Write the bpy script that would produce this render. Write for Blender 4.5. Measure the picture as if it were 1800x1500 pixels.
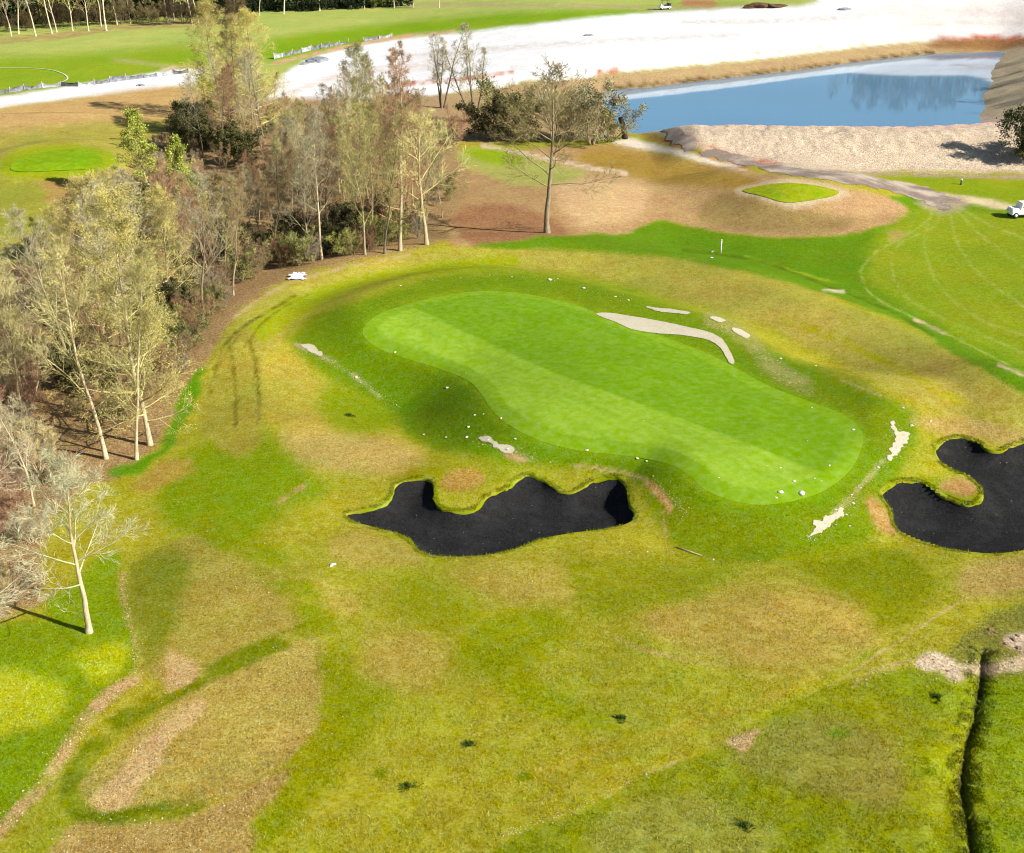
import bpy, math, random
import numpy as np
from mathutils import Vector, Matrix
from mathutils.geometry import delaunay_2d_cdt

for o in list(bpy.data.objects):
    bpy.data.objects.remove(o)
scene = bpy.context.scene
COL = scene.collection

# ------------------------------------------------------------------ camera
CAM_H = 30.0
PITCH = math.radians(24.6)          # below the horizon
FPX = 2179.0                        # focal length in pixels of the 1800 x 1500 photograph
cam_d = bpy.data.cameras.new('camera')
cam_d.sensor_width = 36.0
cam_d.lens = FPX / 1800.0 * 36.0
cam_d.clip_start = 0.5
cam_d.clip_end = 6000.0
cam = bpy.data.objects.new('camera', cam_d)
COL.objects.link(cam)
cam.location = (0, 0, CAM_H)
cam.rotation_euler = (math.pi / 2 - PITCH, 0, 0)
scene.camera = cam

# ------------------------------------------------------------------ light
TO_SUN_AZ = Vector((0.899, -0.438, 0)).normalized()
SUN_EL = math.radians(34)
to_sun = Vector((TO_SUN_AZ.x * math.cos(SUN_EL), TO_SUN_AZ.y * math.cos(SUN_EL), math.sin(SUN_EL)))
world = bpy.data.worlds.new('World')
scene.world = world
world.use_nodes = True
wn = world.node_tree.nodes
wl = world.node_tree.links
sky = wn.new('ShaderNodeTexSky')
sky.sky_type = 'NISHITA'
sky.sun_disc = False
sky.sun_elevation = SUN_EL
sky.sun_rotation = math.atan2(to_sun.x, to_sun.y)
sky.altitude = 100
sky.air_density = 1.0
sky.dust_density = 0.6
sky.ozone_density = 1.5
wl.new(sky.outputs[0], wn['Background'].inputs[0])
wn['Background'].inputs[1].default_value = 0.06
sun_d = bpy.data.lights.new('sun', 'SUN')
sun_d.energy = 5.0
sun_d.angle = math.radians(0.53)
sun_d.color = (1.0, 0.95, 0.87)
sun = bpy.data.objects.new('sun', sun_d)
COL.objects.link(sun)
sun.location = (60, -20, 60)
sun.rotation_euler = (-to_sun).to_track_quat('-Z', 'Y').to_euler()
vs = scene.view_settings
vs.view_transform = 'Standard'
vs.look = 'None'
vs.exposure = 0.9
vs.gamma = 1.0
vs.use_curve_mapping = False
scene.cycles.filter_width = 1.1

# ------------------------------------------------------------------ helpers: pixels and ground
CP, SP = math.cos(PITCH), math.sin(PITCH)
random.seed(7)
RNG = np.random.default_rng(11)


def ray(px, py):
    """direction of a pixel of the photograph"""
    u = (np.asarray(px, float) - 900.0) / FPX
    v = -(np.asarray(py, float) - 750.0) / FPX
    return u, CP + v * SP, -SP + v * CP


def plane_hit(px, py, z=0.0):
    dx, dy, dz = ray(px, py)
    t = (z - CAM_H) / dz
    return dx * t, dy * t


def to_px(x, y, z):
    x = np.asarray(x, float); y = np.asarray(y, float)
    zz = np.asarray(z, float) - CAM_H
    dep = np.maximum(y * CP - zz * SP, 0.5)
    up = y * SP + zz * CP
    return 900.0 + FPX * x / dep, 750.0 - FPX * up / dep


def sstep(t):
    t = np.clip(t, 0.0, 1.0)
    return t * t * (3 - 2 * t)


_TAB = RNG.random((256, 256))


def vnoise(x, y):
    xi = np.floor(x).astype(int); yi = np.floor(y).astype(int)
    fx = x - xi; fy = y - yi
    fx = fx * fx * (3 - 2 * fx); fy = fy * fy * (3 - 2 * fy)
    a = _TAB[xi & 255, yi & 255]; b = _TAB[(xi + 1) & 255, yi & 255]
    c = _TAB[xi & 255, (yi + 1) & 255]; d = _TAB[(xi + 1) & 255, (yi + 1) & 255]
    return (a * (1 - fx) + b * fx) * (1 - fy) + (c * (1 - fx) + d * fx) * fy


def fbm(x, y, octv=4):
    s = 0.0; a = 0.5; n = 0.0
    for k in range(octv):
        s = s + a * vnoise(x * 2 ** k + 17.3 * k, y * 2 ** k + 9.1 * k)
        n += a; a *= 0.5
    return s / n - 0.5


def smooth_closed(pts, n=8):
    P = np.asarray(pts, float); m = len(P); out = []
    for i in range(m):
        p0, p1, p2, p3 = P[(i - 1) % m], P[i], P[(i + 1) % m], P[(i + 2) % m]
        for k in range(n):
            t = k / n
            out.append(0.5 * ((2 * p1) + (-p0 + p2) * t + (2 * p0 - 5 * p1 + 4 * p2 - p3) * t * t + (-p0 + 3 * p1 - 3 * p2 + p3) * t ** 3))
    return np.array(out)


def smooth_open(pts, n=8):
    P = np.asarray(pts, float)
    P = np.vstack([2 * P[0] - P[1], P, 2 * P[-1] - P[-2]])
    out = []
    for i in range(1, len(P) - 2):
        p0, p1, p2, p3 = P[i - 1], P[i], P[i + 1], P[i + 2]
        for k in range(n):
            t = k / n
            out.append(0.5 * ((2 * p1) + (-p0 + p2) * t + (2 * p0 - 5 * p1 + 4 * p2 - p3) * t * t + (-p0 + 3 * p1 - 3 * p2 + p3) * t ** 3))
    out.append(P[-2])
    return np.array(out)


def seg_dist(x, y, P, closed=True, near=False):
    """unsigned distance from points to a polyline (and the nearest point)"""
    P = np.asarray(P, float)
    best = np.full(x.shape, 1e18)
    if near:
        bx = np.zeros(x.shape); by = np.zeros(x.shape)
    m = len(P)
    for i in range(m if closed else m - 1):
        a = P[i]; b = P[(i + 1) % m]
        ex, ey = b - a
        L = ex * ex + ey * ey + 1e-12
        t = np.clip(((x - a[0]) * ex + (y - a[1]) * ey) / L, 0, 1)
        qx = a[0] + t * ex; qy = a[1] + t * ey
        d = (x - qx) ** 2 + (y - qy) ** 2
        if near:
            m_ = d < best
            bx = np.where(m_, qx, bx); by = np.where(m_, qy, by)
        best = np.minimum(best, d)
    if near:
        return np.sqrt(best), bx, by
    return np.sqrt(best)


def inside(x, y, P):
    P = np.asarray(P, float)
    r = np.zeros(x.shape, bool)
    j = len(P) - 1
    for i in range(len(P)):
        xi, yi = P[i]; xj, yj = P[j]
        if yi != yj:
            c = ((yi > y) != (yj > y)) & (x < (xj - xi) * (y - yi) / (yj - yi) + xi)
            r ^= c
        j = i
    return r


def sdf(x, y, P):
    d = seg_dist(x, y, P, True)
    return np.where(inside(x, y, P), -d, d)


def W(pts, z=0.0):
    P = np.asarray(pts, float)
    x, y = plane_hit(P[:, 0], P[:, 1], z)
    return np.stack([x, y], 1)


# ------------------------------------------------------------------ shapes read off the photograph (pixels)
GREEN_PX = smooth_closed([(637, 585), (655, 560), (700, 540), (770, 522), (850, 512), (930, 518), (1010, 535), (1060, 555), (1130, 580),
                          (1215, 610), (1280, 640), (1350, 678), (1420, 705), (1480, 728), (1515, 758), (1512, 795), (1490, 832), (1450, 862),
                          (1400, 880), (1340, 888), (1285, 880), (1240, 862), (1215, 840), (1180, 818), (1110, 803), (1020, 793), (950, 775),
                          (895, 748), (865, 722), (845, 692), (820, 668), (770, 648), (705, 628), (660, 610)], 5)
BUNKER_A_PX = smooth_closed([(607, 903), (640, 896), (672, 888), (690, 870), (695, 852), (725, 842), (752, 840), (763, 852), (764, 880), (780, 895),
                             (810, 899), (835, 895), (850, 878), (868, 866), (890, 860), (905, 845), (928, 834), (952, 842), (975, 858), (1000, 864),
                             (1022, 858), (1042, 845), (1070, 839), (1092, 841), (1102, 856), (1106, 880), (1116, 905), (1104, 920), (1060, 930),
                             (1000, 938), (950, 948), (905, 965), (860, 975), (810, 979), (760, 976), (735, 966), (722, 950), (700, 938), (660, 928), (625, 918)], 4)
BUNKER_B_PX = smooth_closed([(1549, 868), (1565, 852), (1595, 845), (1625, 850), (1650, 866), (1680, 881), (1708, 887), (1726, 875), (1724, 855),
                             (1700, 836), (1668, 822), (1648, 806), (1644, 788), (1662, 773), (1690, 768), (1718, 776), (1740, 790), (1762, 791),
                             (1790, 778), (1830, 772), (1890, 790), (1930, 840), (1930, 900), (1880, 945), (1820, 963), (1760, 973), (1700, 970), (1640, 958),
                             (1590, 940), (1572, 920), (1568, 898)], 4)
POND_Z = -1.5
POND_PX = [(1060, 165), (1130, 155), (1230, 143), (1330, 132), (1430, 120), (1530, 106), (1640, 95), (1700, 93), (1765, 92),
           (1752, 112), (1745, 130), (1742, 150), (1728, 168), (1730, 185), (1722, 207), (1722, 232), (1560, 247), (1400, 246), (1200, 244), (1100, 232)]
TEE_PX = [(1305, 336), (1340, 327), (1400, 323), (1440, 328), (1474, 338), (1462, 346), (1425, 353), (1382, 357), (1345, 347)]
TEE_LEFT_PX = [(18, 296), (45, 276), (100, 265), (150, 265), (180, 280), (170, 296), (100, 301), (40, 303)]
DITCH_PX = smooth_open([(1728, 1150), (1725, 1200), (1716, 1260), (1702, 1310), (1693, 1360), (1697, 1410), (1706, 1460), (1716, 1520), (1722, 1600)], 5)
CREST_PX = smooth_open([(395, 640), (420, 590), (470, 545), (560, 500), (680, 467), (800, 452), (950, 447), (1100, 460), (1240, 485),
                        (1380, 530), (1540, 600), (1700, 680), (1850, 760)], 3)

green_w0 = W(GREEN_PX); pond_w = smooth_closed(W(POND_PX, POND_Z), 4); tee_w0 = W(TEE_PX); teel_w0 = W(TEE_LEFT_PX)
ditch_w0 = W(DITCH_PX); crest_w0 = W(CREST_PX)
GBUMPS = [  # pixel of a hummock or hollow, height, radius in metres
    (810, 850, 0.55, 2.6), (770, 700, -0.55, 4.5), (690, 690, -0.30, 4.0), (1690, 850, 0.45, 2.0), (1640, 740, 0.9, 4.5), (1770, 745, 0.9, 4.0),
    (1010, 900, -0.15, 5), (560, 800, 0.35, 5), (480, 640, 0.3, 5), (1180, 880, 0.35, 3), (1000, 1060, 0.25, 6), (1300, 560, 0.5, 5),
    (1350, 1120, 0.3, 6), (430, 1060, 0.25, 4), (600, 1080, -0.2, 3), (1230, 930, -0.3, 3.5), (1460, 940, -0.25, 3.5),
    (1230, 395, -0.7, 6), (1330, 385, 0.7, 6), (1020, 360, 0.9, 8), (1480, 365, 0.4, 5), (120, 195, 0.8, 9)]
BUMPS_W = [(float(plane_hit(a, b)[0]), float(plane_hit(a, b)[1]), h, r) for a, b, h, r in GBUMPS]


def height(x, y):
    """ground height in metres; x to the right, y away from the camera"""
    x = np.asarray(x, float); y = np.asarray(y, float)
    z = 0.45 * fbm(x / 22.0 + 3.1, y / 22.0, 3) + 0.10 * fbm(x / 3.2, y / 3.2 + 5.0, 3)
    near = (y > 5) & (y < 160) & (np.abs(x) < 110)
    if near.any():
        xn = x[near]; yn = y[near]
        h = np.zeros(xn.shape)
        sg = sdf(xn, yn, green_w0[::2])
        h += 1.75 * sstep(1 - sg / 6.0) + 0.25 * sstep(-sg / 8)
        dc = seg_dist(xn, yn, crest_w0, False)
        h += 1.15 * np.exp(-(dc / 4.2) ** 2)
        st = sdf(xn, yn, tee_w0)
        h += 1.7 * sstep(1 - st / 10.0)
        for bx, by, hh, r in BUMPS_W:
            h += 1.35 * hh * np.exp(-((xn - bx) ** 2 + (yn - by) ** 2) / (2 * r * r))
        dd = seg_dist(xn, yn, ditch_w0, False)
        wd = 0.19 + 0.5 * fbm(xn / 0.7, yn / 0.7, 3)
        h -= 0.34 * np.exp(-(dd / np.maximum(wd, 0.1)) ** 2) + 0.05 * np.exp(-(dd / 0.8) ** 2)
        z = z.copy(); z[near] += h
    sl = sdf(x, y, teel_w0) if x.size < 4000000 else 0
    z = z + 1.0 * sstep(1 - sl / 7.0)
    # land round the pond
    far = y > 118
    if far.any():
        xf = x[far]; yf = y[far]; zf = z[far]
        ps = sdf(xf, yf, pond_w)
        g = zf + 2.5 * sstep((yf - 128) / 11.0) * sstep((xf - 15.0) / 6.0) * sstep((190 - yf) / 12) \
            + 3.4 * sstep((xf - 64 - (yf - 150) * .25) / 14.0) * sstep((yf - 136) / 25) * sstep((300 - yf) / 40) \
            + 2.7 * sstep((ps - 1) / 9) * sstep((yf - 176) / 10) * sstep((xf + 30) / 45) \
            + 4.6 * sstep((yf - 228) / 38.0) * sstep((xf - 25) / 55.0)
        cut = POND_Z + 0.36 * ps + 0.35 * fbm(xf / 3.0, yf / 3.0, 3)
        k = 0.5
        hm = np.clip(0.5 + 0.5 * (cut - g) / k, 0, 1)
        zz = cut * (1 - hm) + g * hm - k * hm * (1 - hm)
        zz = np.maximum(zz, POND_Z - 1.6)
        soil = sstep((xf - 17) / 8) * sstep((yf - 131) / 4) * sstep((160 - yf) / 4)
        zz = zz + soil * (0.34 * fbm(xf / 1.3, yf / 1.3, 3) + 0.28 * fbm(xf / 0.55, yf / 0.55, 2))
        z = z.copy(); z[far] = zz
    return z


def ground_hit(px, py):
    """where a pixel's ray meets the ground"""
    px = np.asarray(px, float); py = np.asarray(py, float)
    z = np.zeros(px.shape)
    for _ in range(14):
        x, y = plane_hit(px, py, z)
        z = 0.45 * z + 0.55 * height(np.atleast_1d(x), np.atleast_1d(y)).reshape(px.shape)
    x, y = plane_hit(px, py, z)
    return x, y, height(np.atleast_1d(x), np.atleast_1d(y)).reshape(px.shape)


def gp(px, py):
    x, y, z = ground_hit(np.array([px], float), np.array([py], float))
    return Vector((float(x[0]), float(y[0]), float(z[0])))


def GW(P):
    P = np.asarray(P, float)
    x, y, z = ground_hit(P[:, 0], P[:, 1])
    return np.stack([x, y], 1)


# ------------------------------------------------------------------ helpers: objects and materials
def lin(c):
    c = np.asarray(c, float) / 255.0
    return np.where(c <= 0.04045, c / 12.92, ((c + 0.055) / 1.055) ** 2.4)


KLIT = 1.62          # how much brighter level sunlit ground shows than its reflectance


def alb_raw(r, g, b):
    a = np.clip(lin((r, g, b)) / KLIT, 0.0015, 0.86)
    return (float(a[0]), float(a[1]), float(a[2]), 1.0)


def alb(r, g, b):
    if g > r * 1.04 and b < 0.40 * g:            # turf reads warmer than first noted
        k = 0.19 * (g - r)
        r, g, b = r + k, g - 0.6 * k, b * 0.55
    a = np.clip(lin((r, g, b)) / KLIT, 0.0015, 0.86)
    return (float(a[0]), float(a[1]), float(a[2]), 1.0)


def tag(o, label=None, cat=None, group=None, kind=None):
    if label: o['label'] = label
    if cat: o['category'] = cat
    if group: o['group'] = group
    if kind: o['kind'] = kind
    return o


def mesh_obj(name, verts, faces, mat=None, parent=None, smooth=False):
    me = bpy.data.meshes.new(name)
    me.from_pydata([tuple(map(float, v)) for v in verts], [], [tuple(int(i) for i in f) for f in faces])
    me.update()
    if smooth:
        me.polygons.foreach_set('use_smooth', [True] * len(me.polygons))
    if mat: me.materials.append(mat)
    o = bpy.data.objects.new(name, me)
    COL.objects.link(o)
    if parent: o.parent = parent
    return o


def fast_mesh(name, V, F, mat=None, smooth=False):
    """V (n,3), F (m,3|4) arrays"""
    me = bpy.data.meshes.new(name)
    V = np.ascontiguousarray(V, np.float32); F = np.ascontiguousarray(F, np.int32)
    k = F.shape[1]
    me.vertices.add(len(V)); me.vertices.foreach_set('co', V.ravel())
    me.loops.add(F.size); me.loops.foreach_set('vertex_index', F.ravel())
    me.polygons.add(len(F))
    me.polygons.foreach_set('loop_start', np.arange(0, F.size, k, dtype=np.int32))
    if smooth:
        me.polygons.foreach_set('use_smooth', np.ones(len(F), bool))
    me.update(calc_edges=True)
    if mat: me.materials.append(mat)
    return me


def empty(name, loc, rz=0.0, scale=1.0):
    o = bpy.data.objects.new(name, None)
    COL.objects.link(o)
    o.empty_display_size = 0.3
    o.location = loc; o.rotation_euler = (0, 0, rz); o.scale = (scale,) * 3
    return o


class NT:
    def __init__(self, name):
        self.m = bpy.data.materials.new(name)
        self.m.use_nodes = True
        self.t = self.m.node_tree
        self.n = self.t.nodes; self.l = self.t.links
        self.b = self.n['Principled BSDF']
        self.b.inputs['Roughness'].default_value = 0.9
        self.b.inputs['Specular IOR Level'].default_value = 0.04

    def node(self, kind, **kw):
        n = self.n.new(kind)
        for k, v in kw.items(): setattr(n, k, v)
        return n

    def put(self, sock, val):
        if isinstance(val, bpy.types.NodeSocket): self.l.new(val, sock)
        else: sock.default_value = val

    def noise(self, scale, detail=4, rough=0.6, vec=None, dist=0.0):
        n = self.node('ShaderNodeTexNoise')
        n.inputs['Scale'].default_value = scale; n.inputs['Detail'].default_value = detail
        n.inputs['Roughness'].default_value = rough; n.inputs['Distortion'].default_value = dist
        self.l.new(vec if vec else self.coord(), n.inputs['Vector'])
        return n.outputs['Fac']

    def coord(self):
        if not hasattr(self, '_c'): self._c = self.node('ShaderNodeTexCoord').outputs['Object']
        return self._c

    def geo(self):
        if not hasattr(self, '_g'): self._g = self.node('ShaderNodeNewGeometry').outputs['Position']
        return self._g

    def maprange(self, v, a, b, c, d):
        n = self.node('ShaderNodeMapRange')
        for i, val in enumerate((v, a, b, c, d)): self.put(n.inputs[i], val)
        return n.outputs[0]

    def math(self, op, a, b=0.0):
        n = self.node('ShaderNodeMath', operation=op)
        self.put(n.inputs[0], a); self.put(n.inputs[1], b)
        return n.outputs[0]

    def mix(self, f, a, b, mode='MIX'):
        n = self.node('ShaderNodeMix', data_type='RGBA', blend_type=mode)
        self.put(n.inputs[0], f); self.put(n.inputs[6], a); self.put(n.inputs[7], b)
        return n.outputs[2]

    def bump(self, h, strength, dist):
        n = self.node('ShaderNodeBump')
        n.inputs['Strength'].default_value = strength
        self.put(n.inputs['Distance'], dist)
        self.l.new(h, n.inputs['Height'])
        self.l.new(n.outputs[0], self.b.inputs['Normal'])

    def color(self, c): self.put(self.b.inputs['Base Color'], c)


def simple_mat(name, c, var=0.25, scale=3.0, rough=0.9, bump=0.0, spec=0.15):
    t = NT(name)
    n = t.noise(scale, 5)
    f = t.maprange(n, 0.3, 0.7, 1 - var, 1 + var)
    v = t.node('ShaderNodeVectorMath', operation='SCALE')
    v.inputs[0].default_value = c[:3]
    t.l.new(f, v.inputs['Scale'])
    t.color(v.outputs[0])
    t.b.inputs['Roughness'].default_value = rough
    t.b.inputs['Specular IOR Level'].default_value = spec
    if bump: t.bump(n, bump, 0.05)
    return t.m


def grass_shader(t, base):
    """fine living variation over a base colour: clumps, straw, grain"""
    p = t.geo()
    big = t.noise(0.35, 5, 0.6, p)
    mid = t.noise(2.2, 5, 0.65, p)
    fine = t.noise(8.0, 4, 0.75, p)
    grain = t.noise(34.0, 2, 0.7, p)
    hsv = t.node('ShaderNodeHueSaturation')
    t.put(hsv.inputs['Hue'], t.maprange(t.math('ADD', big, t.math('MULTIPLY', mid, 0.7)), 0.6, 1.1, 0.487, 0.513))
    t.put(hsv.inputs['Saturation'], t.maprange(mid, 0.3, 0.7, 1.08, 0.92))
    v = t.math('MULTIPLY', t.maprange(mid, 0.3, 0.7, 0.88, 1.12), t.maprange(big, 0.3, 0.7, 0.93, 1.07))
    gr = t.math('ADD', t.math('MULTIPLY', fine, 0.6), t.math('MULTIPLY', grain, 0.4))
    return hsv, v, gr


# ground: colour per vertex (what grows or lies where), fine structure procedural
gm = NT('ground_cover')
at = gm.node('ShaderNodeAttribute', attribute_name='cover')
hsv, v1, gr = grass_shader(gm, None)
gm.put(hsv.inputs['Color'], at.outputs['Color'])
rg = at.outputs['Alpha']       # coarseness of the surface
amp = gm.math('MULTIPLY', gm.math('SUBTRACT', gr, 0.5), gm.math('MULTIPLY', rg, 5.6))
gm.put(hsv.inputs['Value'], gm.math('MULTIPLY', v1, gm.math('MAXIMUM', gm.math('ADD', amp, 1.0), 0.25)))
fk = gm.noise(5.0, 3, 0.7, gm.geo())
cc = gm.mix(gm.math('MULTIPLY', gm.maprange(fk, .60, .70, 0, .5), rg), hsv.outputs[0], alb(206, 190, 110))
cc = gm.mix(gm.math('MULTIPLY', gm.maprange(gm.noise(6.5, 3, .7, gm.geo()), .40, .30, 0, .9), rg), cc, (.03, .045, .008, 1))
gm.color(cc)
gm.bump(gr, 0.8, gm.math('MULTIPLY', rg, 0.09))
MAT_GROUND = gm.m

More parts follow.
